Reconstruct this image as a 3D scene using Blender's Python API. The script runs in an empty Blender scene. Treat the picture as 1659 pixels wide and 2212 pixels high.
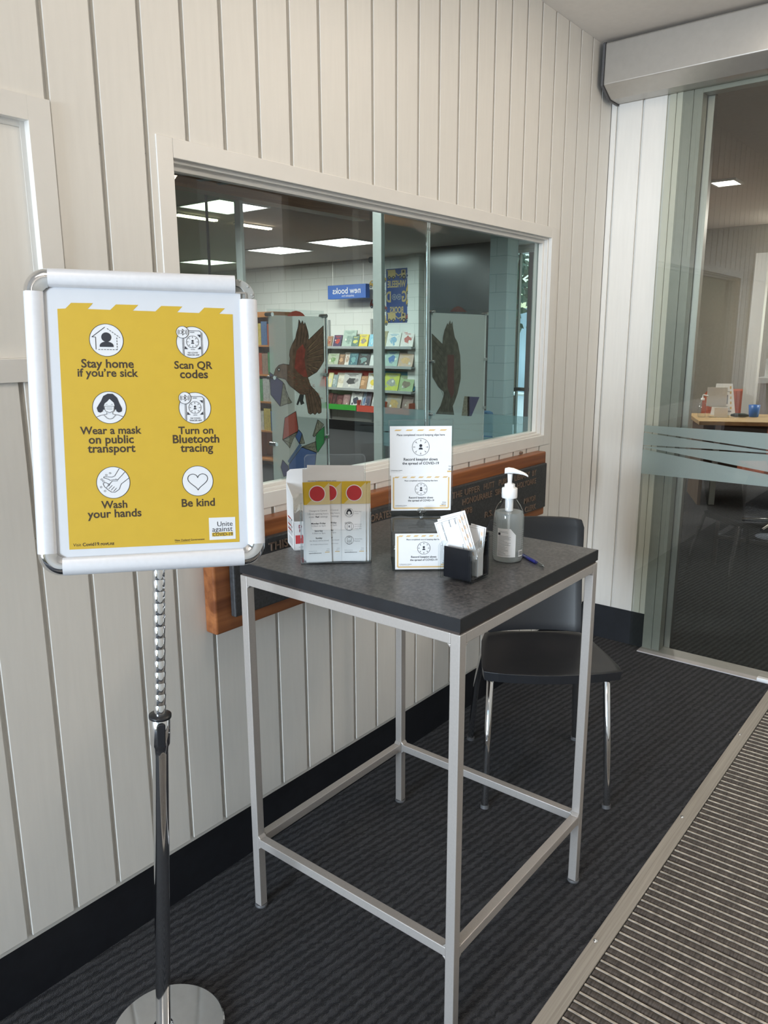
import bpy, math, random
from mathutils import Vector as V
random.seed(7)
S = 0.91            # scene unit (table height) to metres
SC = bpy.context.scene
COL = SC.collection
# ------------------------------------------------------------------ camera, world, lights, exposure
cam_d = bpy.data.cameras.new('camera'); cam = bpy.data.objects.new('camera', cam_d); COL.objects.link(cam)
cam_d.sensor_fit = 'HORIZONTAL'; cam_d.sensor_width = 36.0; cam_d.lens = 36.0 * 1659.26 / 1659.0
cam_d.clip_start = 0.02; cam_d.clip_end = 200
def cam_matrix():
    yaw, pitch, roll = -0.8924, -0.2213, -0.0035
    f = V((-math.sin(yaw) * math.cos(pitch), math.cos(yaw) * math.cos(pitch), math.sin(pitch)))
    r = f.cross(V((0, 0, 1))).normalized(); u = r.cross(f)
    c, s = math.cos(roll), math.sin(roll)
    r, u = r * c + u * s, u * c - r * s
    from mathutils import Matrix
    m = Matrix((r, u, -f)).transposed().to_4x4()
    m.translation = V((-0.3296, -1.6098, 1.5435)) * S
    return m
cam.matrix_world = cam_matrix()
SC.camera = cam
SC.view_settings.view_transform = 'Standard'; SC.view_settings.look = 'None'
SC.view_settings.gamma = 1.0; SC.view_settings.use_curve_mapping = False
SC.view_settings.exposure = 0.0
SC.cycles.use_denoising = True
SC.cycles.max_bounces = 10; SC.cycles.diffuse_bounces = 4; SC.cycles.glossy_bounces = 5
SC.cycles.transparent_max_bounces = 24; SC.cycles.transmission_bounces = 8
SC.cycles.caustics_reflective = False; SC.cycles.caustics_refractive = False
SC.cycles.sample_clamp_indirect = 6.0
w = bpy.data.worlds.new('daylight'); SC.world = w; w.use_nodes = True
wn = w.node_tree.nodes; wl = w.node_tree.links
bg = wn['Background']; sky = wn.new('ShaderNodeTexSky'); sky.sky_type = 'NISHITA'; sky.sun_disc = False
sky.sun_elevation = math.radians(42); sky.sun_rotation = math.radians(120); sky.air_density = 1.3; sky.dust_density = 2.5
wl.new(sky.outputs[0], bg.inputs[0]); bg.inputs[1].default_value = 0.5
def area(name, loc, rot, sx, sy, power, color, spread=180):
    d = bpy.data.lights.new(name, 'AREA'); d.shape = 'RECTANGLE'; d.size = sx; d.size_y = sy; d.energy = power; d.color = color
    d.spread = math.radians(spread)
    o = bpy.data.objects.new(name, d); COL.objects.link(o); o.location = V(loc) * S; o.rotation_euler = rot
    o['kind'] = 'helper'
    return o
R90 = math.pi / 2
# daylight through the glazed street doors at the near end of the lobby
area('daylight_street', (-9.5, -1.0, 1.9), (0, -R90, 0), 3.4, 2.2, 1080, (0.76, 0.88, 1.0))
# lobby downlights (warm)
for lx, ly, pw in ((1.15, -0.95, 6.5), (2.5, -0.9, 4.5), (-0.6, -1.0, 5.5)):
    area('lobby_downlight', (lx, ly, 2.80), (0, 0, 0), 0.5, 0.5, pw, (1.0, 0.87, 0.72))
for lx, ly, pw in ((2.15, -1.75, 15), (-1.4, -1.9, 5)):  # unseen point lights added below the ceiling to brighten it
    d = bpy.data.lights.new('lobby_ceiling_fill', 'POINT'); d.energy = pw; d.shadow_soft_size = .12; d.color = (1.0, 0.87, 0.72)
    o = bpy.data.objects.new('lobby_ceiling_fill', d); COL.objects.link(o); o.location = V((lx, ly, 2.42)) * S; o['kind'] = 'helper'
# library ceiling panels; near-window one is unseen, added to light posts and bird panels
LIB_PANELS = [(7.87, 6.93), (7.76, 5.60), (7.80, 8.3), (6.2, 8.4), (1.9, 2.2), (5.0, 6.5), (8.6, -1.2), (7.0, 1.2)]
LIB_POWER = [34, 34, 44, 44, 80, 60, 60, 36]
sun_d = bpy.data.lights.new('sun', 'SUN'); sun_d.energy = 4.0; sun_d.angle = 0.01; sun_d.color = (1.0, 0.96, 0.9)
sun = bpy.data.objects.new('sun', sun_d); COL.objects.link(sun); sun.rotation_euler = V((-0.35, 0.55, 0.8)).to_track_quat('Z', 'Y').to_euler(); sun['kind'] = 'helper'
for (lx, ly), pw in zip(LIB_PANELS, LIB_POWER):
    area('library_panel_light', (lx, ly, 2.79), (0, 0, 0), 0.6, 0.6, pw, (1.0, 0.97, 0.92))

# ------------------------------------------------------------------ materials
MATS = {}
def mat(name, col, rough=0.5, metal=0.0, var=0.04, scale=40.0, spec=0.5, bump=0.0, coat=0.0, emit=0.0, stretch=None):
    if name in MATS: return MATS[name]
    m = bpy.data.materials.new(name); m.use_nodes = True
    nt = m.node_tree; n = nt.nodes; l = nt.links; b = n['Principled BSDF']
    b.inputs['Roughness'].default_value = rough; b.inputs['Metallic'].default_value = metal
    b.inputs['Specular IOR Level'].default_value = spec; b.inputs['Coat Weight'].default_value = coat
    tc = n.new('ShaderNodeTexCoord'); no = n.new('ShaderNodeTexNoise'); no.inputs['Scale'].default_value = scale
    no.inputs['Detail'].default_value = 4
    if stretch:
        mp = n.new('ShaderNodeMapping'); mp.inputs['Scale'].default_value = stretch
        l.new(tc.outputs['Object'], mp.inputs[0]); l.new(mp.outputs[0], no.inputs['Vector'])
    else:
        l.new(tc.outputs['Object'], no.inputs['Vector'])
    cr = n.new('ShaderNodeValToRGB')
    a, c2 = [max(0, x * (1 - var)) for x in col], [min(1, x * (1 + var)) for x in col]
    cr.color_ramp.elements[0].position = 0.3; cr.color_ramp.elements[1].position = 0.7
    cr.color_ramp.elements[0].color = (*a, 1); cr.color_ramp.elements[1].color = (*c2, 1)
    l.new(no.outputs[0], cr.inputs[0]); l.new(cr.outputs[0], b.inputs['Base Color'])
    if bump:
        bp = n.new('ShaderNodeBump'); bp.inputs['Strength'].default_value = bump; bp.inputs['Distance'].default_value = 0.002
        l.new(no.outputs[0], bp.inputs['Height']); l.new(bp.outputs[0], b.inputs['Normal'])
    if emit:
        b.inputs['Emission Color'].default_value = (*col, 1); b.inputs['Emission Strength'].default_value = emit
    MATS[name] = m
    return m
def glass(name, tint=(0.93, 0.97, 0.96), ior=1.5, rough=0.0, edge=None):
    """thin clear sheet: Fresnel mirror over a tinted see-through"""
    if name in MATS: return MATS[name]
    m = bpy.data.materials.new(name); m.use_nodes = True
    nt = m.node_tree; n = nt.nodes; l = nt.links; n.remove(n['Principled BSDF']); out = n['Material Output']
    tr = n.new('ShaderNodeBsdfTransparent'); tr.inputs[0].default_value = (*tint, 1)
    gl = n.new('ShaderNodeBsdfGlossy'); gl.inputs['Roughness'].default_value = rough; gl.inputs[0].default_value = (1, 1, 1, 1)
    fr = n.new('ShaderNodeFresnel'); fr.inputs[0].default_value = ior
    geo = n.new('ShaderNodeNewGeometry'); inv = n.new('ShaderNodeMath'); inv.operation = 'SUBTRACT'; inv.inputs[0].default_value = 1.0
    mu = n.new('ShaderNodeMath'); mu.operation = 'MULTIPLY'
    l.new(geo.outputs['Backfacing'], inv.inputs[1]); l.new(fr.outputs[0], mu.inputs[0]); l.new(inv.outputs[0], mu.inputs[1])
    mx = n.new('ShaderNodeMixShader')
    l.new(mu.outputs[0], mx.inputs[0]); l.new(tr.outputs[0], mx.inputs[1]); l.new(gl.outputs[0], mx.inputs[2])
    l.new(mx.outputs[0], out.inputs[0])
    if edge:
        # clear plastic darkens and brightens towards its rim
        lw = n.new('ShaderNodeLayerWeight'); lw.inputs[0].default_value = 0.35
        cr = n.new('ShaderNodeValToRGB'); cr.color_ramp.elements[0].color = (*tint, 1); cr.color_ramp.elements[1].color = (*edge, 1)
        cr.color_ramp.elements[0].position = 0.25; cr.color_ramp.elements[1].position = 0.95
        l.new(lw.outputs['Facing'], cr.inputs[0]); l.new(cr.outputs[0], tr.inputs[0])
    MATS[name] = m
    return m
def film(name, col, opac, rough=0.6):
    """translucent film: partly see-through, partly diffuse (frosted vinyl, light print on clear sheet)"""
    if name in MATS: return MATS[name]
    m = bpy.data.materials.new(name); m.use_nodes = True
    nt = m.node_tree; n = nt.nodes; l = nt.links; b = n['Principled BSDF']; out = n['Material Output']
    no = n.new('ShaderNodeTexNoise'); no.inputs['Scale'].default_value = 300
    tc = n.new('ShaderNodeTexCoord'); l.new(tc.outputs['Object'], no.inputs['Vector'])
    cr = n.new('ShaderNodeValToRGB'); cr.color_ramp.elements[0].color = (*[x * .96 for x in col], 1); cr.color_ramp.elements[1].color = (*[min(1, x * 1.04) for x in col], 1)
    l.new(no.outputs[0], cr.inputs[0])
    df = n.new('ShaderNodeBsdfDiffuse'); tl = n.new('ShaderNodeBsdfTranslucent'); n.remove(b)
    l.new(cr.outputs[0], df.inputs[0]); l.new(cr.outputs[0], tl.inputs[0])
    m1 = n.new('ShaderNodeMixShader'); m1.inputs[0].default_value = 0.4
    l.new(df.outputs[0], m1.inputs[1]); l.new(tl.outputs[0], m1.inputs[2])
    tr = n.new('ShaderNodeBsdfTransparent'); m2 = n.new('ShaderNodeMixShader'); m2.inputs[0].default_value = opac
    l.new(tr.outputs[0], m2.inputs[1]); l.new(m1.outputs[0], m2.inputs[2]); l.new(m2.outputs[0], out.inputs[0])
    MATS[name] = m
    return m
def carpet_mat():
    m = bpy.data.materials.new('ribbed_carpet'); m.use_nodes = True
    nt = m.node_tree; n = nt.nodes; l = nt.links; b = n['Principled BSDF']
    b.inputs['Roughness'].default_value = 0.95; b.inputs['Specular IOR Level'].default_value = 0.15
    b.inputs['Sheen Weight'].default_value = 0.15
    tc = n.new('ShaderNodeTexCoord'); mp = n.new('ShaderNodeMapping'); mp.inputs['Rotation'].default_value = (0, 0, math.radians(7))
    l.new(tc.outputs['Object'], mp.inputs[0])
    wv = n.new('ShaderNodeTexWave'); wv.wave_type = 'BANDS'; wv.bands_direction = 'Y'; wv.inputs['Scale'].default_value = 13.5
    wv.inputs['Distortion'].default_value = 3.2; wv.inputs['Detail'].default_value = 4; wv.inputs['Detail Scale'].default_value = 5
    l.new(mp.outputs[0], wv.inputs['Vector'])
    mp2 = n.new('ShaderNodeMapping'); mp2.inputs['Scale'].default_value = (22, 70, 40); l.new(mp.outputs[0], mp2.inputs[0])
    n1 = n.new('ShaderNodeTexNoise'); n1.inputs['Scale'].default_value = 1.0; n1.inputs['Detail'].default_value = 3; l.new(mp2.outputs[0], n1.inputs['Vector'])
    n2 = n.new('ShaderNodeTexNoise'); n2.inputs['Scale'].default_value = 420; n2.inputs['Detail'].default_value = 5; l.new(tc.outputs['Object'], n2.inputs['Vector'])
    a1 = n.new('ShaderNodeMath'); a1.operation = 'MULTIPLY'; l.new(wv.outputs['Fac'], a1.inputs[0]); l.new(n1.outputs[0], a1.inputs[1])
    a2 = n.new('ShaderNodeMath'); a2.operation = 'MULTIPLY_ADD'; l.new(n2.outputs[0], a2.inputs[0]); a2.inputs[1].default_value = 0.75; l.new(a1.outputs[0], a2.inputs[2])
    cr = n.new('ShaderNodeValToRGB'); e = cr.color_ramp.elements
    e[0].position = 0.40; e[0].color = (0.0050, 0.0058, 0.0088, 1); e[1].position = 0.86; e[1].color = (0.042, 0.043, 0.050, 1)
    l.new(a2.outputs[0], cr.inputs[0]); l.new(cr.outputs[0], b.inputs['Base Color'])
    bp = n.new('ShaderNodeBump'); bp.inputs['Strength'].default_value = 0.9; bp.inputs['Distance'].default_value = 0.006
    l.new(a2.outputs[0], bp.inputs['Height']); l.new(bp.outputs[0], b.inputs['Normal'])
    MATS['carpet'] = m
    return m
def wood_mat(name, dark, light, scale=(2, 30, 30), rough=0.4):
    m = bpy.data.materials.new(name); m.use_nodes = True
    nt = m.node_tree; n = nt.nodes; l = nt.links; b = n['Principled BSDF']; b.inputs['Roughness'].default_value = rough
    tc = n.new('ShaderNodeTexCoord'); mp = n.new('ShaderNodeMapping'); mp.inputs['Scale'].default_value = scale; l.new(tc.outputs['Object'], mp.inputs[0])
    no = n.new('ShaderNodeTexNoise'); no.inputs['Scale'].default_value = 1.5; no.inputs['Detail'].default_value = 6; no.inputs['Distortion'].default_value = 0.8
    l.new(mp.outputs[0], no.inputs['Vector'])
    cr = n.new('ShaderNodeValToRGB'); cr.color_ramp.elements[0].position = 0.3; cr.color_ramp.elements[1].position = 0.72
    cr.color_ramp.elements[0].color = (*dark, 1); cr.color_ramp.elements[1].color = (*light, 1)
    l.new(no.outputs[0], cr.inputs[0]); l.new(cr.outputs[0], b.inputs['Base Color'])
    MATS[name] = m
    return m
def speckle_mat(name, base, spots, rough):
    m = bpy.data.materials.new(name); m.use_nodes = True
    nt = m.node_tree; n = nt.nodes; l = nt.links; b = n['Principled BSDF']; b.inputs['Roughness'].default_value = rough
    tc = n.new('ShaderNodeTexCoord')
    a = n.new('ShaderNodeTexNoise'); a.inputs['Scale'].default_value = 150; a.inputs['Detail'].default_value = 6; l.new(tc.outputs['Object'], a.inputs['Vector'])
    cr = n.new('ShaderNodeValToRGB'); e = cr.color_ramp.elements
    e[0].position = 0.35; e[0].color = (*base, 1); e[1].position = 0.75; e[1].color = (*spots, 1)
    l.new(a.outputs[0], cr.inputs[0]); l.new(cr.outputs[0], b.inputs['Base Color'])
    g = n.new('ShaderNodeTexNoise'); g.inputs['Scale'].default_value = 14; l.new(tc.outputs['Object'], g.inputs['Vector'])
    mr = n.new('ShaderNodeMapRange'); mr.inputs['To Min'].default_value = rough - .06; mr.inputs['To Max'].default_value = rough + .08
    l.new(g.outputs[0], mr.inputs[0]); l.new(mr.outputs[0], b.inputs['Roughness'])
    MATS[name] = m
    return m
def block_mat(name, col, mortar, sx, sz):
    """painted concrete block, courses laid in the (y, z) plane"""
    m = bpy.data.materials.new(name); m.use_nodes = True
    nt = m.node_tree; n = nt.nodes; l = nt.links; b = n['Principled BSDF']; b.inputs['Roughness'].default_value = 0.6
    tc = n.new('ShaderNodeTexCoord'); sp = n.new('ShaderNodeSeparateXYZ'); cb = n.new('ShaderNodeCombineXYZ')
    l.new(tc.outputs['Object'], sp.inputs[0]); l.new(sp.outputs['Y'], cb.inputs['X']); l.new(sp.outputs['Z'], cb.inputs['Y'])
    br = n.new('ShaderNodeTexBrick'); br.inputs['Scale'].default_value = 1.0; br.inputs['Brick Width'].default_value = sx; br.inputs['Row Height'].default_value = sz
    br.inputs['Mortar Size'].default_value = 0.004; br.inputs['Color1'].default_value = (*col, 1); br.inputs['Color2'].default_value = (*[x * .97 for x in col], 1)
    br.inputs['Mortar'].default_value = (*mortar, 1)
    l.new(cb.outputs[0], br.inputs['Vector']); l.new(br.outputs[0], b.inputs['Base Color'])
    MATS[name] = m
    return m

M_BOARD = mat('board_paint', (0.80, 0.785, 0.75), 0.42, var=0.02, scale=6, stretch=(14, 14, 1.2))
M_TRIM = mat('trim_paint', (0.80, 0.785, 0.755), 0.35, var=0.02, scale=9)
M_CEIL = mat('ceiling_paint', (0.84, 0.80, 0.76), 0.7, var=0.02)
M_BLACK = mat('black_skirting', (0.009, 0.010, 0.014), 0.5, var=0.2)
M_CARPET = carpet_mat()
M_FRAME = mat('champagne_steel', (0.56, 0.525, 0.50), 0.38, metal=0.55, var=0.03, scale=200)
M_TOP = speckle_mat('speckled_laminate', (0.030, 0.030, 0.034), (0.115, 0.112, 0.112), 0.34)
M_EDGE = mat('black_edging', (0.007, 0.008, 0.011), 0.5, var=0.35, scale=25)
M_CHROME = mat('chrome', (0.75, 0.76, 0.78), 0.07, metal=1.0, var=0.02)
M_STEEL = mat('brushed_steel', (0.66, 0.64, 0.62), 0.3, metal=1.0, var=0.05, stretch=(80, 80, 1))
M_ALU = mat('anodised_aluminium', (0.74, 0.75, 0.79), 0.42, metal=0.35, var=0.02, scale=120)
M_BLKPLAST = mat('black_plastic', (0.016, 0.017, 0.020), 0.32, var=0.1, scale=300)
M_GREYALU = mat('grey_aluminium', (0.36, 0.365, 0.35), 0.45, metal=0.3, var=0.03)
M_SILVER = mat('silver_cover', (0.50, 0.48, 0.45), 0.34, metal=0.6, var=0.03)
M_DARKGAP = mat('dark_gap', (0.02, 0.02, 0.022), 0.7)
M_GREYRUB = mat('grey_plastic_foot', (0.10, 0.10, 0.105), 0.5)
M_PAPER = mat('white_paper', (0.83, 0.83, 0.84), 0.6, var=0.015)
M_CREAM = mat('cream_paper', (0.80, 0.75, 0.66), 0.6, var=0.015)
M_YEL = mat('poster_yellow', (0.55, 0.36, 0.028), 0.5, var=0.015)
M_PRINT = mat('dark_print', (0.045, 0.028, 0.012), 0.5)
M_INK = mat('ink_black', (0.022, 0.024, 0.034), 0.5)
M_WHITE = mat('print_white', (0.84, 0.84, 0.85), 0.45, var=0.01)
M_AMBER = mat('amber_print', (0.72, 0.50, 0.22), 0.5)
M_PALEYEL = mat('pale_yellow_print', (0.70, 0.58, 0.30), 0.5)
M_GOLD = mat('deep_yellow_print', (0.66, 0.44, 0.02), 0.5)
M_RED = mat('red_print', (0.50, 0.022, 0.028), 0.45)
M_GREYPR = mat('grey_print', (0.28, 0.28, 0.30), 0.6)
M_PEACH = mat('peach_print', (0.72, 0.52, 0.36), 0.5)
M_WOOD = wood_mat('red_timber', (0.17, 0.050, 0.016), (0.40, 0.145, 0.048), (1.2, 26, 26), 0.35)
M_OAK = wood_mat('oak_laminate', (0.42, 0.28, 0.13), (0.58, 0.41, 0.22), (20, 2, 20), 0.4)
M_SLATE = speckle_mat('charcoal_plaque', (0.030, 0.031, 0.033), (0.062, 0.064, 0.068), 0.5)
M_BRONZE = mat('bronze_letters', (0.27, 0.19, 0.145), 0.42, metal=0.5, var=0.15, scale=200)
M_ACRYL = glass('clear_acrylic', (0.95, 0.965, 0.97), 1.49, 0.0, edge=(0.62, 0.66, 0.68))
M_ACRYLEDGE = glass('acrylic_edge', (0.72, 0.76, 0.77), 1.9)
M_PANE = glass('window_glass', (0.86, 0.92, 0.915), 1.55)
M_DOORGLASS = glass('door_glass', (0.87, 0.885, 0.855), 1.7)
M_TEAL = glass('teal_glass', (0.87, 0.945, 0.955), 1.5)  # tint stands for the teal cast of the reflected door
M_FROST = film('frosted_film', (0.46, 0.56, 0.55), 0.80)
M_FROST2 = film('frosted_film_reflected', (0.26, 0.46, 0.50), 0.60)  # teal tone of the reflected band put into the film colour
M_PANELFILM = film('pale_panel_film', (0.56, 0.62, 0.61), 0.70)
M_WPLAST = mat('white_plastic', (0.84, 0.84, 0.85), 0.3, var=0.01)
M_BLOCK = block_mat('painted_block', (0.80, 0.81, 0.77), (0.60, 0.62, 0.58), 0.36, 0.18)
M_LAMP = mat('lamp_diffuser', (1.0, 0.97, 0.90), 0.5, emit=7.0)
M_WARMLAMP = mat('warm_tube', (1.0, 0.80, 0.58), 0.5, emit=14.0)

# ------------------------------------------------------------------ builders
ORG = {}
def fr2(o, r, u):
    o, r, u = V(o), V(r), V(u); return (o, r, u, r.cross(u))
def txt(body, bold=0.0, extrude=0.0, spacing=1.0):
    c = bpy.data.curves.new('t', 'FONT'); c.body = body; c.size = 1.0; c.offset = bold; c.extrude = extrude; c.space_character = spacing
    c.resolution_u = 3; c.dimensions = '2D'; c.fill_mode = 'BOTH'
    o = bpy.data.objects.new('t', c); COL.objects.link(o)
    dg = bpy.context.evaluated_depsgraph_get(); me = bpy.data.meshes.new_from_object(o.evaluated_get(dg))
    vs = [tuple(v.co) for v in me.vertices]; fs = [tuple(p.vertices) for p in me.polygons]
    bpy.data.objects.remove(o); bpy.data.curves.remove(c); bpy.data.meshes.remove(me)
    return vs, fs
TC = {}
def txtc(body, bold, extrude, spacing):
    k = (body, bold, extrude, spacing)
    if k not in TC: TC[k] = txt(*k)
    return TC[k]
class MB:
    def __init__(s, xf=None):
        s.v, s.f, s.m, s.sm, s.xf = [], [], [], [], xf
    def add(s, vs, fs, m=0, smooth=False):
        b = len(s.v)
        if s.xf: vs = [s.xf(V(p)) for p in vs]
        s.v += [V(p) for p in vs]; s.f += [tuple(i + b for i in f) for f in fs]; s.m += [m] * len(fs); s.sm += [smooth] * len(fs)
        return s
    def box(s, x0, x1, y0, y1, z0, z1, m=0):
        x0, x1 = min(x0, x1), max(x0, x1); y0, y1 = min(y0, y1), max(y0, y1); z0, z1 = min(z0, z1), max(z0, z1)
        return s.add([(x0, y0, z0), (x1, y0, z0), (x1, y1, z0), (x0, y1, z0), (x0, y0, z1), (x1, y0, z1), (x1, y1, z1), (x0, y1, z1)],
              [(0, 3, 2, 1), (4, 5, 6, 7), (0, 1, 5, 4), (1, 2, 6, 5), (2, 3, 7, 6), (3, 0, 4, 7)], m)
    def hexa(s, b4, t4, m=0):
        """eight corners: bottom ring (counter-clockwise from above), top ring"""
        return s.add(list(b4) + list(t4), [(0, 3, 2, 1), (4, 5, 6, 7), (0, 1, 5, 4), (1, 2, 6, 5), (2, 3, 7, 6), (3, 0, 4, 7)], m)
    def cyl(s, p0, p1, r0, r1=None, n=16, m=0, caps=True, smooth=True):
        r1 = r0 if r1 is None else r1; p0, p1 = V(p0), V(p1); d = (p1 - p0).normalized()
        a = d.cross(V((0, 0, 1)) if abs(d.z) < .9 else V((1, 0, 0))).normalized(); b = d.cross(a)
        vs = []
        for p, r in ((p0, r0), (p1, r1)):
            for k in range(n):
                t = 2 * math.pi * k / n; vs.append(p + a * (r * math.cos(t)) + b * (r * math.sin(t)))
        s.add(vs, [(k, (k + 1) % n, n + (k + 1) % n, n + k) for k in range(n)], m, smooth)
        if caps: s.add(vs, [tuple(range(n - 1, -1, -1)), tuple(range(n, 2 * n))], m)
        return s
    def tube(s, pts, r, n=10, m=0, closed=False):
        pts = [V(p) for p in pts]; k = len(pts); vs = []; up = None
        for i, p in enumerate(pts):
            t = (pts[min(i + 1, k - 1)] - pts[max(i - 1, 0)]).normalized()
            if up is None: up = t.cross(V((0, 0, 1)) if abs(t.z) < .9 else V((1, 0, 0))).normalized()
            up = (up - t * up.dot(t)).normalized(); b = t.cross(up); rr = r[i] if isinstance(r, (list, tuple)) else r
            vs += [p + up * (rr * math.cos(2 * math.pi * j / n)) + b * (rr * math.sin(2 * math.pi * j / n)) for j in range(n)]
        fs = [(i * n + j, i * n + (j + 1) % n, (i + 1) * n + (j + 1) % n, (i + 1) * n + j) for i in range(k - 1) for j in range(n)]
        s.add(vs, fs, m, True); s.add(vs, [tuple(range(n - 1, -1, -1)), tuple(range((k - 1) * n, k * n))], m)
        return s
    def lathe(s, c, prof, n=32, m=0, smooth=True, caps=True):
        c = V(c); vs = []; k = len(prof)
        for r, z in prof:
            vs += [c + V((r * math.cos(2 * math.pi * j / n), r * math.sin(2 * math.pi * j / n), z)) for j in range(n)]
        s.add(vs, [(i * n + j, i * n + (j + 1) % n, (i + 1) * n + (j + 1) % n, (i + 1) * n + j) for i in range(k - 1) for j in range(n)], m, smooth)
        if caps: s.add(vs, [tuple(range(n - 1, -1, -1)), tuple(range((k - 1) * n, k * n))], m)
        return s
    # --- drawing on a plane; layer counts thin printed layers (0.25 mm each)
    def pt(s, fr, a, b, h=0.0): return fr[0] + fr[1] * a + fr[2] * b + fr[3] * h
    def poly(s, fr, pts, layer=1, m=0):
        return s.add([s.pt(fr, a, b, layer * LAY) for a, b in pts], [tuple(range(len(pts)))], m)
    def prism(s, fr, pts, depth, m=0, h0=0.0):
        """solid from h0 back to h0-depth"""
        ar = sum(pts[i][0] * pts[(i + 1) % len(pts)][1] - pts[(i + 1) % len(pts)][0] * pts[i][1] for i in range(len(pts)))
        if ar < 0: pts = pts[::-1]
        n = len(pts); vs = [s.pt(fr, a, b, h0) for a, b in pts] + [s.pt(fr, a, b, h0 - depth) for a, b in pts]
        return s.add(vs, [tuple(range(n)), tuple(range(2 * n - 1, n - 1, -1))] + [(i, i + n, (i + 1) % n + n, (i + 1) % n) for i in range(n)], m)
    def rect(s, fr, a0, a1, b0, b1, layer=1, m=0): return s.poly(fr, [(a0, b0), (a1, b0), (a1, b1), (a0, b1)], layer, m)
    def disc(s, fr, a, b, r, layer=1, m=0, n=40, t0=0, t1=2 * math.pi):
        full = abs(t1 - t0 - 2 * math.pi) < 1e-6
        return s.poly(fr, [(a + r * math.cos(t0 + (t1 - t0) * k / (n if full else n - 1)), b + r * math.sin(t0 + (t1 - t0) * k / (n if full else n - 1))) for k in range(n)], layer, m)
    def ring(s, fr, a, b, r, wd, layer=1, m=0, n=48, t0=0, t1=2 * math.pi):
        vs = []
        for k in range(n + 1):
            t = t0 + (t1 - t0) * k / n
            vs += [s.pt(fr, a + (r - wd) * math.cos(t), b + (r - wd) * math.sin(t), layer * LAY), s.pt(fr, a + r * math.cos(t), b + r * math.sin(t), layer * LAY)]
        return s.add(vs, [(2 * k, 2 * k + 1, 2 * k + 3, 2 * k + 2) for k in range(n)], m)
    def line(s, fr, p, q, wd, layer=1, m=0, dash=0):
        p, q = V((p[0], p[1])), V((q[0], q[1])); L = (q - p).length; d = (q - p) / L; nn = V((-d.y, d.x)) * (wd / 2)
        segs = [(0, L)] if not dash else [(k * dash * 1.6, min(L, k * dash * 1.6 + dash)) for k in range(int(L / (dash * 1.6)) + 1)]
        for a, b in segs:
            if b > a:
                A, B = p + d * a, p + d * b; s.poly(fr, [tuple(A - nn), tuple(B - nn), tuple(B + nn), tuple(A + nn)], layer, m)
        return s
    def path(s, fr, pts, wd, layer=1, m=0, closed=False):
        for i in range(len(pts) - (0 if closed else 1)): s.line(fr, pts[i], pts[(i + 1) % len(pts)], wd, layer, m)
        return s
    def text(s, fr, body, a, b, width=None, layer=1, m=0, bold=0.0, height=None, mirror=False, align='c', extrude=0.0, spacing=1.0, rot=0.0, hscale=1.0):
        """centred on (a, b); scaled to a width or to a capital height"""
        vs, fs = txtc(body, bold, extrude, spacing)
        if not vs: return s
        x0, x1 = min(p[0] for p in vs), max(p[0] for p in vs)
        k = (width / (x1 - x0)) if width else height / 0.69
        kv = k if not (width and height) else height / 0.69
        cx = {'c': (x0 + x1) / 2, 'l': x0, 'r': x1}[align]; ca, sa = math.cos(rot), math.sin(rot); out = []
        for p in vs:
            x, y = (p[0] - cx) * k * hscale, (p[1] - 0.34) * kv
            if mirror: x = -x
            out.append(s.pt(fr, a + x * ca - y * sa, b + x * sa + y * ca, layer * LAY + (p[2] * k if extrude else 0)))
        return s.add(out, [f[::-1] for f in fs] if mirror else fs, m)
    def build(s, name, mats, parent=None, loc=(0, 0, 0), bevel=0.0, seg=2, angle=35, subsurf=0):
        me = bpy.data.meshes.new(name)
        org = ORG[parent.name] if parent is not None else V(loc) * S
        me.from_pydata([tuple(p * S - org) for p in s.v], [], s.f)
        for m in (mats if isinstance(mats, (list, tuple)) else [mats]): me.materials.append(m)
        me.polygons.foreach_set('material_index', s.m); me.polygons.foreach_set('use_smooth', s.sm); me.update()
        o = bpy.data.objects.new(name, me); COL.objects.link(o)
        if parent is not None: o.parent = parent
        else: o.location = org
        ORG[o.name] = org
        if bevel:
            b = o.modifiers.new('bevel', 'BEVEL'); b.width = bevel * S; b.segments = seg; b.limit_method = 'ANGLE'; b.angle_limit = math.radians(angle)
        if subsurf:
            b = o.modifiers.new('sub', 'SUBSURF'); b.levels = subsurf; b.render_levels = subsurf
        return o
LAY = 0.00030
def tag(o, label, cat, group=None, kind=None):
    o['label'] = label; o['category'] = cat
    if group: o['group'] = group
    if kind: o['kind'] = kind
    return o
def thing(name, label, cat, loc, group=None):
    o = bpy.data.objects.new(name, None); COL.objects.link(o); o.location = V(loc) * S; o.empty_display_size = 0.05
    ORG[o.name] = V(loc) * S
    return tag(o, label, cat, group)
def struct(o, label=None, cat=None):
    o['kind'] = 'structure'
    if label: o['label'] = label; o['category'] = cat or 'structure'
    return o
def rr(w_, h_, r, n=5, a0=0.0, b0=0.0):
    """rounded rectangle outline"""
    o = []
    for cx, cy, t in ((w_ - r, h_ - r, 0), (-w_ + r, h_ - r, 90), (-w_ + r, -h_ + r, 180), (w_ - r, -h_ + r, 270)):
        o += [(a0 + cx + r * math.cos(math.radians(t + 90 * k / n)), b0 + cy + r * math.sin(math.radians(t + 90 * k / n))) for k in range(n + 1)]
    return o

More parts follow.
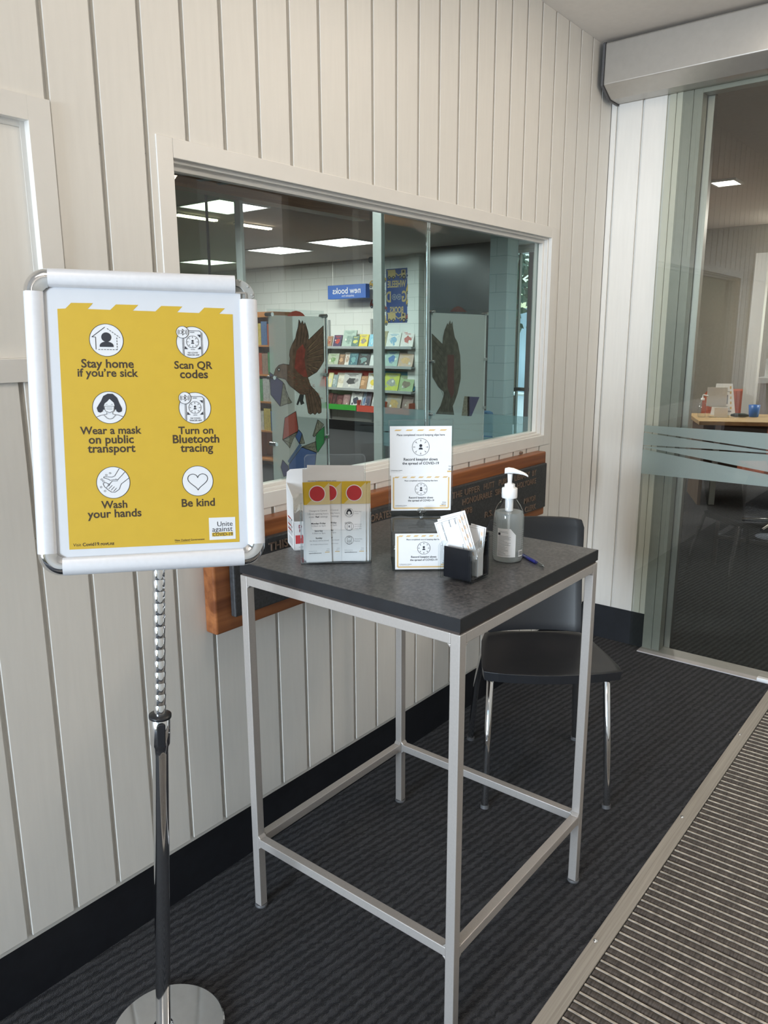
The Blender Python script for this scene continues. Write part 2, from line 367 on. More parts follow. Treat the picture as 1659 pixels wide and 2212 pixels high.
# ================================================================== SETTING
ZC = 2.8185; XD = 3.359
ZB = 0.1815                       # lower end of the wall boards
WX0, WX1, WZ0, WZ1 = 0.8785, 2.8146, 1.1183, 1.9622
CX0, CX1, CZ0, CZ1 = 0.8326, 2.862, 1.0735, 2.0066       # window casing, outer
NX0, NX1, NZ0, NZ1 = -0.40, 0.529, 1.5100, 1.9745        # notice case opening
b = MB(); b.box(-4.2, 9.9, -3.0, 12.0, -0.05, 0.0); struct(b.build('floor', M_CARPET), 'dark charcoal ribbed carpet floor', 'floor')
b = MB(); b.box(-3.6, XD + .1, -3.0, 0.05, ZC, ZC + .05); struct(b.build('ceiling', M_CEIL), 'plain off-white lobby ceiling', 'ceiling')
# boarded wall with window
b = MB(); P, G = 0.116, 0.0117
k0 = 0.339 - 34 * P
HOLES = [(CX0 + .012, CX1 - .012, CZ0 + .012, CZ1 - .012), (NX0 - .03, NX1 + .03, NZ0 - .035, NZ1 + .03)]
fw0 = fr2((0, 0, 0), (1, 0, 0), (0, 0, 1))
k = 0
while True:
    x0 = k0 + k * P + G; x1 = min(x0 + P - G, XD - .001); k += 1
    if x0 > XD - .01: break
    hit = [h for h in HOLES if h[0] < x1 and h[1] > x0]
    if not hit: b.prism(fw0, [(x0, ZB), (x1, ZB), (x1, ZC), (x0, ZC)], .014); continue
    h0, h1, g0, g1 = hit[0]
    if h0 <= x0 and h1 >= x1:
        b.prism(fw0, [(x0, ZB), (x1, ZB), (x1, g0), (x0, g0)], .014); b.prism(fw0, [(x0, g1), (x1, g1), (x1, ZC), (x0, ZC)], .014)
    elif h0 > x0: b.prism(fw0, [(x0, ZB), (x1, ZB), (x1, g0), (h0, g0), (h0, g1), (x1, g1), (x1, ZC), (x0, ZC)], .014)
    else: b.prism(fw0, [(x0, ZB), (x1, ZB), (x1, ZC), (x0, ZC), (x0, g1), (h1, g1), (h1, g0), (x0, g0)], .014)
b.box(-3.6, XD + .03, 0.013, 0.074, ZB - .02, WZ0); b.box(-3.6, XD + .03, 0.013, 0.074, WZ1, ZC)
b.box(-3.6, WX0, 0.0131, 0.0739, WZ0, WZ1); b.box(WX1, XD + .03, 0.0131, 0.0739, WZ0, WZ1)
struct(b.build('wall_left', M_BOARD, bevel=0.0016, seg=2), 'cream painted vertical board wall around the window', 'wall')
b = MB(); b.box(-3.6, 0.244, 0.018, 0.09, 0.0, 0.162); b.box(0.2452, 1.58, 0.018, 0.09, 0.0, 0.162); b.box(1.5812, XD + .03, 0.018, 0.09, 0.0, 0.162)
struct(b.build('baseboard_left', M_BLACK), 'black skirting under the cream board wall', 'skirting')
# window
b = MB()
def frame4(b, x0, x1, z0, z1, w0, w1, wt, wb, y0, y1, m=0):
    b.box(x0, x0 + w0, y0, y1, z0, z1, m); b.box(x1 - w1, x1, y0, y1, z0, z1, m)
    b.box(x0 + w0, x1 - w1, y0, y1, z1 - wt, z1, m); b.box(x0 + w0, x1 - w1, y0, y1, z0, z0 + wb, m)
frame4(b, CX0, CX1, CZ0, CZ1, WX0 - CX0, CX1 - WX1, CZ1 - WZ1, WZ0 - CZ0, -0.003, 0.0125)
frame4(b, WX0 - .004, WX1 + .004, WZ0 - .004, WZ1 + .004, .012, .012, .012, .012, 0.013, 0.030)
frame4(b, WX0, WX1, WZ0, WZ1, .018, .018, .021, .016, 0.030, 0.05)
frame4(b, WX0 - .01, WX1 + .01, WZ0 - .01, WZ1 + .01, .022, .022, .026, .024, 0.058, 0.073)
win = struct(b.build('window_1', M_TRIM, bevel=0.0015), 'wide cream framed internal window in the board wall', 'window')
b = MB(); b.box(WX0 + .004, WX1 - .004, 0.050, 0.056, WZ0 + .004, WZ1 - .004); b.build('pane', M_PANE, win)
# end wall beside the sliding door
b = MB(); yb = -0.0296
b.box(XD, XD + .014, 0.0, yb + .004, ZB, ZC)
for y0, y1 in ((yb - .006, -0.150 + .004), (-0.150 - .006, -0.262 + .004), (-0.262 - .006, -0.298), (-0.3, -0.326)): b.box(XD, XD + .014, y1, y0, ZB, ZC)
b.box(XD + .0135, XD + .06, 0.013, -0.326, 0.0, ZC)
struct(b.build('wall_right', M_BOARD, bevel=0.002), 'narrow strip of cream boards beside the sliding door', 'wall')
b = MB(); b.box(XD + .006, XD + .0136, 0.017, -0.326, 0, ZB - .004); struct(b.build('baseboard_right', M_BLACK), 'black skirting beside the sliding door', 'skirting')
# sliding door
GX = 3.322
b = MB()
b.box(XD, XD + .06, -0.326, -0.372, 0.0, 2.622); b.box(XD, XD + .06, -0.375, -0.412, 0.0, 2.622); b.box(XD + .004, XD + .05, -0.372, -0.375, 0, 2.6)
b.box(XD, XD + .06, -0.412, -1.50, 2.575, 2.622)
b.box(XD, XD + .06, -1.45, -1.50, 0.0, 2.575)
door = struct(b.build('door_1', M_GREYALU, bevel=0.001), 'glass sliding door with grey aluminium frame and frosted band', 'door')
b = MB(); b.box(GX, GX + .011, -0.272, -1.47, 0.012, 2.612); b.build('glass_panel', M_DOORGLASS, door)
frd = fr2((GX - .0006, 0, 0), (0, -1, 0), (0, 0, 1))
b = MB(); z0, z1 = 0.903, 1.137
def curve(fa, fb, n=24): return [(0.273 + 1.196 * k / n, fa + (fb - fa) * k / n) for k in range(n + 1)]
# film with thin clear lines left between its pieces
L1 = lambda a: 1.037 + .010 * math.sin((a - .27) * 2.2) + .002
L2 = lambda a: 1.013 - .115 * (a - .4)
L3 = lambda a: 1.095 - .075 * (a - .4)
n = 40; A = [0.273 + 1.196 * k / n for k in range(n + 1)]
for k in range(n):
    a0, a1 = A[k], A[k + 1]; am = (a0 + a1) / 2
    cuts = sorted([(L1(a0), L1(a1), .0035), (L2(a0), L2(a1), .006), (L3(a0), L3(a1), .0035)])
    lo0 = lo1 = z0
    for c0, c1, wd in cuts:
        if c0 - wd > lo0 and c1 - wd > lo1: b.poly(frd, [(a0, lo0), (a1, lo1), (a1, c1 - wd), (a0, c0 - wd)], 1)
        lo0, lo1 = max(lo0, c0 + wd), max(lo1, c1 + wd)
    b.poly(frd, [(a0, lo0), (a1, lo1), (a1, z1), (a0, z1)], 1)
b.build('frosted_band', M_FROST, door)
b = MB(); b.box(XD + .071, XD + .11, -0.391, -0.441, 0.0, 2.585); b.build('steel_post', M_STEEL, door)
b = MB(); b.box(XD - .062, XD + .07, -0.322, -1.5, 0.0, 0.006); b.build('threshold', mat('pale_threshold', (.52, .50, .50), .4, metal=.3), door, bevel=.002)
b = MB(); b.box(GX - .03, GX - .004, -0.885, -0.95, 0.006, 0.022); b.build('floor_guide', M_WPLAST, door, bevel=.004)
# door operator
op = thing('door_operator', 'long silver automatic operator housing above the glass sliding door', 'door operator', (3.25, -0.9, 2.7))
frx = fr2((0, -0.03, 0), (1, 0, 0), (0, 0, 1))
prof = [(3.182, 2.80), (3.178, 2.634), (3.262, 2.592), (3.345, 2.592), (3.358, 2.60), (3.358, 2.805), (3.19, 2.805)]
b = MB(); b.prism(fr2((0, -2.6, 0), (1, 0, 0), (0, 0, 1)), prof, 2.57 * 1, h0=0.0); 
b.v = [V((p.x, -2.6 if p.y < -2.61 or abs(p.y + 2.6) < 1e-6 else p.y, p.z)) for p in b.v]
b = MB(); n = len(prof)
b.add([(x, -0.034, z) for x, z in prof] + [(x, -2.6, z) for x, z in prof], [tuple(range(n)), tuple(range(2 * n - 1, n - 1, -1))] + [(i, i + n, (i + 1) % n + n, (i + 1) % n) for i in range(n)])
b.build('cover', M_SILVER, op, bevel=.004)
b = MB(); c = [(3.179, 2.802), (3.174, 2.632), (3.26, 2.587), (3.357, 2.587), (3.357, 2.808), (3.187, 2.808)]; n = len(c)
b.add([(x, -0.024, z) for x, z in c] + [(x, -0.0335, z) for x, z in c], [tuple(range(n)), tuple(range(2 * n - 1, n - 1, -1))] + [(i, i + n, (i + 1) % n + n, (i + 1) % n) for i in range(n)])
b.build('end_cap', M_GREYRUB, op)
# far side of the lobby and street end (behind the camera)
b = MB(); b.box(-3.6, XD + .1, -2.95, -3.0, 0, ZC); struct(b.build('wall_front', M_BOARD), 'cream board wall on the far side of the lobby', 'wall')
b = MB(); b.box(XD, XD + .06, -2.1, -3.0, 0, ZC); b.box(XD + .061, XD + .12, .05, -3.0, 2.623, ZC); struct(b.build('wall_door_side', M_BOARD), 'cream wall beyond the sliding door', 'wall')
b = MB(); b.box(-3.66, -3.6, -0.0, 0.1, 0, ZC); b.box(-3.66, -3.6, -2.6, -3.0, 0, ZC); b.box(-3.66, -3.6, 0, -2.6, 2.55, ZC); struct(b.build('wall_street', M_BOARD), 'lobby wall around the street opening', 'wall')
# entrance mat and its edge strip
YS = -0.9505
b = MB(); b.box(-1.5, 3.262, YS - .046, YS, 0.0, 0.008); tr = struct(b.build('trim_1', wood_mat('brushed_edge_strip', (.30, .27, .23), (.44, .40, .35), (1.5, 120, 10), .42), bevel=.003), 'flat brushed aluminium edging strip between carpet and mat', 'edging')
b = MB()
for x in (-.02, .66, 1.348, 2.031, 2.72): b.lathe((x, YS - .012, 0.008), [(.006, 0), (.0055, .0016), (.002, .0022)], 12)
b.build('screws', M_CHROME, tr)
mt = thing('entrance_mat', 'ribbed aluminium and grey brush entrance mat beside the carpet', 'mat', (1.0, -1.5, 0))
br, bb = MB(), MB(); x = -1.2; pitch = 0.0302
while x < 3.27:
    y0, y1 = YS - .049, -2.3
    pr = [(-.0105, .0), (-.0105, .0042), (-.006, .0066), (0, .0070), (.006, .0066), (.0105, .0042), (.0105, 0)]
    k = len(pr); bb.add([(x + a, y0, z) for a, z in pr] + [(x + a, y1, z) for a, z in pr], [(i, i + 1, i + 1 + k, i + k) for i in range(k - 1)] + [tuple(range(k - 1, -1, -1))], 0, True)
    br.box(x + .0118, x + .0168, y0, y1, 0.0, 0.0075)
    x += pitch + (.004 if int(x / pitch) % 9 == 4 else 0)
b = MB(); b.box(-1.25, 3.27, YS - .047, -2.3, 0.0, 0.0012)
b.build('tray', M_DARKGAP, mt)
bb.build('brush_strips', mat('brush_infill', (.13, .11, .098), .7, var=.5, scale=30, stretch=(1, 9, 1)), mt)
br.build('rails', mat('mat_rail', (.60, .54, .46), .35, metal=.4, var=.35, scale=10, stretch=(1, 4, 1)), mt)
# notice case at the left edge
nc = thing('notice_case', 'recessed cream notice case with a grey sheet, left of the yellow poster', 'notice case', (0.1, 0, 1.75))
b = MB(); frame4(b, NX0 - .049, NX1 + .049, NZ0 - .0515, NZ1 + .047, .049, .049, .047, .0475, -0.006, 0.0125); frame4(b, NX0 - .002, NX1 + .002, NZ0 - .002, NZ1 + .002, .012, .012, .012, .001, 0.0125, 0.03)
b.build('case_frame', M_TRIM, nc, bevel=.0015)
b = MB(); b.box(NX0, NX1, 0.030, 0.034, NZ0 + .001, NZ1); b.build('backboard', mat('beige_backboard', (.62, .52, .38), .6), nc)
b = MB(); frn = fr2((0, 0.0285, 0), (1, 0, 0), (0, 0, 1)); b.box(-0.25, 0.4675, 0.0285, 0.0298, 1.5655, 1.955); b.text(frn, '3719', 0.4595, 1.5845, height=.0098, m=1, align='r')
b.build('notice_sheet', [mat('grey_sheet', (.50, .49, .48), .55), M_INK], nc)
# wooden board with plaque
pq = thing('plaque_board', 'long red timber board carrying a charcoal plaque with raised bronze letters, under the window', 'plaque', (1.83, -0.02, .91))
b = MB(); b.box(0.8955, 2.7615, 0.0, -0.046, 0.769, 1.0553); b.build('timber_board', M_WOOD, pq, bevel=.006, seg=3)
b = MB(); b.box(0.9465, 2.735, -0.046, -0.066, 0.8105, 1.0085); sl = b.build('plaque', M_SLATE, pq, bevel=.004)
frp = fr2((0, -0.066, 0), (1, 0, 0), (0, 0, 1)); b = MB()
def pl(t, x0, x1, z): b.text(frp, t, (x0 + x1) / 2, z, width=x1 - x0, height=.023, extrude=.06, bold=.012, layer=2)
for t, x0, x1 in (('THIS', 1.074, 1.147), ('COMMEMORATES', 1.385, 1.622), ('THE', 1.985, 2.050), ('UPPER', 2.068, 2.176), ('HUTT', 2.205, 2.283), ('PUBLIC', 2.318, 2.42), ('LIBRARY', 2.445, 2.575), ('BY', 2.598, 2.633)): pl(t, x0, x1, .980)
for t, x0, x1 in (('HONOURABLE', 2.055, 2.267), ('SIR', 2.292, 2.34), ('HOLYOAKE', 2.470, 2.634)): pl(t, x0, x1, .944)
pl('1978', 2.05, 2.122, .905); pl('R.S.', 2.218, 2.275, .866); pl('MAYOR', 2.535, 2.64, .868); pl('CLERK', 2.545, 2.643, .829)
b.build('lettering', M_BRONZE, sl)
b = MB(); b.cyl((2.605, .002, 1.063), (2.605, -.012, 1.063), .006, n=12); tag(b.build('wall_hook', M_BRONZE, loc=(2.605, 0, 1.063)), 'tiny bronze hook on the boards above the right end of the timber plaque board', 'hook')

# ================================================================== TABLE
TX0, TX1, TY0, TY1, LW = 0.8868, 1.5473, -0.1625, -0.8233, 0.0237
tb = thing('bar_table', 'tall square table with dark speckled top and champagne metal frame under the plaque', 'table', (1.217, -.493, 0))
b = MB(); b.box(TX0 + .002, TX1 - .002, TY1 + .002, TY0 - .002, 0.9714, 1.0)
tt = b.build('tabletop', M_TOP, tb)
b = MB(); e = .002
b.box(TX0, TX0 + e, TY1, TY0, .9714, .9992); b.box(TX1 - e, TX1, TY1, TY0, .9714, .9992); b.box(TX0 + e, TX1 - e, TY1, TY1 + e, .9714, .9992); b.box(TX0 + e, TX1 - e, TY0 - e, TY0, .9714, .9992)
b.build('edging', M_EDGE, tt)
def fillets(b, x, y):
    """little weld webs where the rails meet a leg"""
    g = .009; sx, xx = (1, x + LW) if x < 1.1 else (-1, x); sy, yy = (1, y + LW) if y < -.5 else (-1, y)
    for z, sz in ((.9417, -1), (.2206, 1), (.1965, -1)):
        for t, o in (([(x + .0006, yy, z), (x + .0006, yy + sy * g, z), (x + .0006, yy, z + sz * g)], (LW - .0012, 0)), ([(xx, y + .0006, z), (xx + sx * g, y + .0006, z), (xx, y + .0006, z + sz * g)], (0, LW - .0012))):
            b.add(t + [(p[0] + o[0], p[1] + o[1], p[2]) for p in t], [(0, 1, 2), (5, 4, 3), (1, 4, 5, 2), (0, 3, 4, 1), (0, 2, 5, 3)])
for x in (TX0, TX1 - LW):
    for y in (TY0 - LW, TY1):
        b = MB(); b.box(x, x + LW, y, y + LW, .0075, .9654); fillets(b, x, y); lg = b.build('leg', M_FRAME, tb, bevel=.0016)
        b = MB(); b.lathe((x + LW / 2, y + LW / 2, 0), [(.0165, 0), (.0175, .002), (.0175, .0055), (.015, .0078)], 20); b.build('foot', M_GREYRUB, lg)
for nm, z0, z1 in (('top_rail', .9417, .9654), ('stretcher', .1965, .2206)):
    for x in (TX0, TX1 - LW):
        b = MB(); b.box(x + .0003, x + LW - .0003, TY1 + LW, TY0 - LW, z0, z1); b.build(nm, M_FRAME, tb, bevel=.0016)
    for y in (TY0 - LW, TY1):
        b = MB(); b.box(TX0 + LW, TX1 - LW, y + .0003, y + LW - .0003, z0, z1); b.build(nm, M_FRAME, tb, bevel=.0016)
b = MB(); b.box(TX0 + .004, TX1 - .004, TY1 + .004, TY0 - .004, .9654, .9714); b.build('spacer_board', mat('brown_underlay', (.05, .035, .03), .7), tb)

# ================================================================== CHAIR
cd, cn, cm = V((.6231, -.7821, 0)), V((.7821, .6231, 0)), V((1.8068, -.5829, 0))
cx = lambda p: cm + cd * p.x + cn * p.y + V((0, 0, p.z))
ch = thing('stacking_chair', 'black plastic chair with chrome legs standing between the tall table and the sliding door', 'chair', (1.95, -.47, 0))
seat = [(-.216, .036), (-.17, .020), (-.11, .009), (-.04, .002), (.03, .002), (.10, .008), (.17, .018), (.238, .036), (.240, .08), (.226, .19), (.208, .30), (.188, .375), (.17, .395), (-.155, .395), (-.172, .375), (-.192, .30), (-.206, .19), (-.217, .08)]
b = MB(cx); n = len(seat)
def dish(p): return -.010 * max(0, 1 - ((p[0] - .01) / .2) ** 2) * max(0, math.sin(min(1, max(0, (p[1] - .05) / .33)) * math.pi))
cen = (.012, .21)
rings = []
for k, f in enumerate((1.0, .93, .75, .5, .25)):
    rings.append([(cen[0] + (x - cen[0]) * f, cen[1] + (y - cen[1]) * f) for x, y in seat])
vs = []; fs = []
for rg in rings: vs += [(x, y, .478 + dish((x, y))) for x, y in rg]
vs.append((cen[0], cen[1], .478 + dish(cen)))
for k in range(len(rings) - 1):
    fs += [(k * n + i, k * n + (i + 1) % n, (k + 1) * n + (i + 1) % n, (k + 1) * n + i) for i in range(n)]
fs += [((len(rings) - 1) * n + i, (len(rings) - 1) * n + (i + 1) % n, len(rings) * n) for i in range(n)]
m0 = len(vs)
vs += [(x, y, .4765) for x, y in seat]; vs += [(cen[0] + (x - cen[0]) * .985, cen[1] + (y - cen[1]) * .985, .446) for x, y in seat]
fs += [(m0 + n + i, m0 + n + (i + 1) % n, m0 + (i + 1) % n, m0 + i) for i in range(n)] + [(m0 + i, m0 + (i + 1) % n, (i + 1) % n, i) for i in range(n)]
fs += [tuple(m0 + n + i for i in range(n - 1, -1, -1))]
b.add(vs, fs, 0, False); se = b.build('seat', M_BLKPLAST, ch, bevel=.003)
for p in se.data.polygons: p.use_smooth = len(p.vertices) < 10 and p.normal.z > .8
b = MB(cx); NU, NV = 14, 12
def backpt(u, v, off):
    w_ = .172 + .008 * v; x = u * w_ + .012
    cut = 1.0
    if v > .86: cut = 1 - .06 * ((v - .86) / .14) ** 3
    z = .484 + v * .418; y = .392 + .068 * v + .012 * math.sin(v * math.pi) - .032 * u * u + off
    return (x * 1.0 if cut == 1 else .012 + (x - .012) * cut, y, z - (.006 * abs(u) ** 6 if v > .95 else 0))
vs = [backpt(-1 + 2 * i / NU, j / NV, 0) for j in range(NV + 1) for i in range(NU + 1)] + [backpt(-1 + 2 * i / NU, j / NV, .011) for j in range(NV + 1) for i in range(NU + 1)]
W1 = NU + 1; H1 = (NV + 1) * W1; fs = []
for j in range(NV):
    for i in range(NU):
        a = j * W1 + i; fs.append((a, a + 1, a + W1 + 1, a + W1)); fs.append((H1 + a, H1 + a + W1, H1 + a + W1 + 1, H1 + a + 1))
for i in range(NU): fs += [(i, H1 + i, H1 + i + 1, i + 1), (NV * W1 + i + 1, H1 + NV * W1 + i + 1, H1 + NV * W1 + i, NV * W1 + i)]
for j in range(NV): fs += [(j * W1, (j + 1) * W1, H1 + (j + 1) * W1, H1 + j * W1), ((j + 1) * W1 - 1 + W1, (j + 1) * W1 - 1, H1 + (j + 1) * W1 - 1, H1 + (j + 2) * W1 - 1)]
b.add(vs, fs, 0, True); b.build('backrest', M_BLKPLAST, ch, bevel=.003, angle=60)
for sx in (-1, 1):
    b = MB(cx); b.tube([(sx * .205, .0, .004), (sx * .200, .018, .2), (sx * .192, .045, .44), (sx * .16, .10, .452)], .0118, 14); lg = b.build('leg', M_CHROME, ch)
    b = MB(cx); b.cyl((sx * .205, .0, 0), (sx * .2045, .002, .012), .0148, n=16); b.build('foot', M_GREYRUB, lg)
    b = MB(cx); b.tube([(sx * .205, .455, .004), (sx * .19, .43, .25), (sx * .165, .385, .45), (sx * .14, .33, .452)], .0118, 14); lg = b.build('leg', M_CHROME, ch)
    b = MB(cx); b.cyl((sx * .205, .455, 0), (sx * .2045, .453, .012), .0148, n=16); b.build('foot', M_GREYRUB, lg)

# ================================================================== SIGN STAND
fo, frr, fuu = (.5341, -.3403, 1.3884), (.8109, -.5848, -.0216), (.104, .1076, .9887)
FS = fr2(fo, frr, fuu)
sg = thing('poster_stand', 'chrome floor stand with a silver snap frame holding the yellow health poster', 'sign stand', (.481, -.305, 0))
b = MB(); b.lathe((.488, -.312, 0), [(.124, 0), (.1275, .002), (.1275, .009), (.124, .0115), (.03, .0135), (.03, .0137)], 72, smooth=False)
b.build('base', mat('polished_base', (.72, .73, .74), .10, metal=1.0), sg, bevel=.0008)
pb, pt = V((.481, -.305, 0)), V((.521, -.353, 1.097)); pp = lambda t: pb + (pt - pb) * t
b = MB(); b.cyl(pp(.010), pp(.685), .0163, n=28); b.build('lower_pole', M_CHROME, sg)
b = MB(); b.tube([pp(.012), pp(.02), pp(.022)], [.0235, .0225, .017], 24); b.build('pole_flange', M_CHROME, sg)
b = MB(); b.tube([pp(.645), pp(.658), pp(.664), pp(.7165), pp(.718)], [.0163, .0175, .0205, .0205, .019], 28); col = b.build('collar', M_CHROME, sg)
b = MB(); b.tube([pp(.716), pp(.7165), pp(.722), pp(.7225)], [.018, .0228, .0228, .0118], 28); b.build('collar_ring', M_BLKPLAST, col)
vcam = (V((-.33, -1.61, 1.5)) - pp(.69)); vcam.z = 0; vcam.normalize(); vr = V((-vcam.y, vcam.x, 0)) * -1
fb = fr2(pp(.69) + vcam * .0212 - vr * .001, vr, (pt - pb).normalized())
b = MB(); b.prism(fb, rr(.0085, .026, .006), .006); bt = b.build('release_button', M_BLKPLAST, col, bevel=.002)
b = MB()
for k in (-.016, -.002, .012): b.lathe(V((0, 0, 0)), [(0.0001, 0)], 3) if False else b.prism(fb, [(.0028 * math.cos(t * .785), k + .0028 * math.sin(t * .785)) for t in range(8)], .003, h0=.0018)
b.build('grip_dots', M_GREYRUB, bt)
pts, rad = [], []
t = .70
while t < 1.03:
    pts += [pp(t), pp(t + .019), pp(t + .0205)]; rad += [.0114, .0126, .0114]; t += .0222
b = MB(); b.tube(pts, rad, 24); b.build('ratchet_pole', M_CHROME, sg)
b = MB(); b.prism(FS, [(-.06, -.268), (.06, -.268), (.06, -.20), (-.06, -.20)], .016, h0=-.009); b.build('bracket', M_GREYALU, sg, bevel=.003)
OW, OH, IW, IH = .2104, .2831, .1765, .2470
b = MB(); b.prism(FS, rr(OW - .008, OH - .008, .03), .007, h0=-.003); b.build('back_panel', M_GREYALU, sg)
def rail(name, p0, p1, inward):
    """snap profile swept from p0 to p1 (outer edge), 'inward' points to the poster"""
    p0, p1, iv = V((*p0, 0)), V((*p1, 0)), V((*inward, 0))
    prof = [(0.0, -.009), (-.0002, .001), (.0016, .006), (.005, .0092), (.011, .0112), (.020, .0112), (.029, .0088), (.0339, .0052), (.0339, .001), (.0339, -.009)]
    b = MB(); k = len(prof); vs = []
    for p in (p0, p1):
        for d, h in prof: q = p + iv * d; vs.append(b.pt(FS, q.x, q.y, h))
    b.add(vs, [(i, i + 1, i + 1 + k, i + k) for i in range(k - 1)], 0, True)
    b.add(vs, [tuple(range(k)), tuple(range(2 * k - 1, k - 1, -1))], 0, False)
    o = b.build(name, M_ALU, sg)
    if (o.data.polygons[5].normal @ FS[3]) < 0 if False else False: pass
    bmflip(o); return o
def bmflip(o):
    import bmesh
    bm = bmesh.new(); bm.from_mesh(o.data); bmesh.ops.recalc_face_normals(bm, faces=bm.faces); bm.to_mesh(o.data); bm.free()
CK = .043
rail('frame_rail', (-OW + CK, OH), (.1690, OH), (0, -1)); rail('frame_rail', (-OW + CK, -OH), (OW - CK + .001, -OH), (0, 1))
rail('frame_rail', (-OW, -OH + CK), (-OW, OH - CK), (1, 0)); rail('frame_rail', (OW, -OH + CK), (OW, .2375), (-1, 0))
def corner(sx, sy):
    b = MB(); n = 12; m = 7
    # quarter dome swept about the inner corner
    prof = [(.0, .0055), (.25, .0092), (.5, .0112), (.75, .0104), (.9, .0066), (1.0, -.001), (1.0, -.009)]
    ic = (IW - .006, IH - .006); vs = []
    for i in range(n + 1):
        t = i / n * math.pi / 2
        ex = OW - CK + CK * math.sin(t) if True else 0; ey = OH - CK + CK * math.cos(t)
        # straight inner edge points along the two sides
        ix = ic[0] if i > n / 2 else ic[0]; iy = ic[1]
        if t < math.pi / 4: ix = OW - CK + (ic[0] - (OW - CK)) * (i / (n / 2)); iy = IH
        else: ix = IW; iy = OH - CK + (ic[1] - (OH - CK)) * ((n - i) / (n / 2))
        for s_, h in prof: vs.append(b.pt(FS, sx * (ix + (ex - ix) * s_), sy * (iy + (ey - iy) * s_), h))
    k = len(prof); b.add(vs, [(i * k + j, i * k + j + 1, (i + 1) * k + j + 1, (i + 1) * k + j) for i in range(n) for j in range(k - 1)], 0, True)
    o = b.build('frame_corner', M_CHROME, sg); bmflip(o)
    if sum((p.normal @ FS[3]) for p in o.data.polygons) < 0: o.data.flip_normals()
    return o
corner(-1, 1); corner(-1, -1); corner(1, -1)
# bare joint where the top right chrome cap has come off
b = MB(); n = 14
out = [(OW - .040 + .036 * math.sin(k / n * math.pi / 2), OH - .040 + .033 * math.cos(k / n * math.pi / 2)) for k in range(n + 1)]
inn = [(OW - .040 + .020 * math.sin(k / n * math.pi / 2), OH - .050 + .030 * math.cos(k / n * math.pi / 2)) for k in range(n + 1)]
b.prism(FS, out + inn[::-1], .006, h0=.002)
for a_, b_ in ((.178, .2735), (.2015, .2475), (.194, .263)): b.prism(FS, [(a_ + .0028 * math.cos(t * .785), b_ + .0028 * math.sin(t * .785)) for t in range(8)], .002, h0=.0036)
b.build('bare_corner_joint', M_GREYALU, sg, bevel=.001)
b = MB(); b.path(FS, [(.170, .250), (.188, .250), (.189, .247), (.189, .235)], .003, 14); b.build('corner_spring', M_STEEL, sg)
# the poster
b = MB(); b.prism(FS, [(-.179, -.250), (.179, -.250), (.179, .250), (-.179, .250)], .001, 0, h0=.0006)
LP = lambda k: k + 2
Y = [(-.1542, .2105), (-.1403, .2115), (-.1301, .2221), (-.0921, .2227), (-.1017, .2117), (-.0623, .2112), (-.0517, .2215), (-.0118, .2218), (-.0222, .211), (.0187, .2107), (.0298, .2212), (.0685, .2212), (.0585, .2102), (.0991, .2098), (.1095, .2203), (.1484, .2200), (.1372, .2095), (.1628, .2090), (.1605, -.2360), (-.1548, -.2348)]
b.poly(FS, Y, LP(1), 1)
def person(b, fr, a, bb, k, L, m):
    b.disc(fr, a, bb + .30 * k, .27 * k, L, m, 28)
    b.poly(fr, [(a - .36 * k, bb - .42 * k), (a + .36 * k, bb - .42 * k)] + [(a + .36 * k * math.cos(t), bb - .34 * k + .30 * k * math.sin(t)) for t in [math.pi * j / 16 for j in range(17)]], L, m)
def badge(b, fr, a, bb, r, L, mw, md, wd=.0009):
    b.disc(fr, a, bb, r, L, mw, 56); b.ring(fr, a, bb, r, wd, L + 1, md, 64)
def arrows(b, fr, a, bb, r0, r1, wd, L, m):
    for k in range(8):
        t = k * math.pi / 4; p, q = (a + r0 * math.cos(t), bb + r0 * math.sin(t)), (a + r1 * math.cos(t), bb + r1 * math.sin(t))
        b.line(fr, p, q, wd, L, m)
        for s in (2.5, -2.5): b.line(fr, q, (q[0] + (r1 - r0) * .45 * math.cos(t + s), q[1] + (r1 - r0) * .45 * math.sin(t + s)), wd, L, m)
def record_icon(b, fr, a, bb, r, L, mw, md, wd):
    if mw is not None: b.disc(fr, a, bb, r, L, mw, 48)
    b.ring(fr, a, bb, r, wd, L + 1, md, 56); person(b, fr, a, bb, r * .95, L + 1, md) if False else person(b, fr, a, bb - .03 * r, r * .62, L + 1, md); arrows(b, fr, a, bb, r * .60, r * .84, wd * .8, L + 1, md)
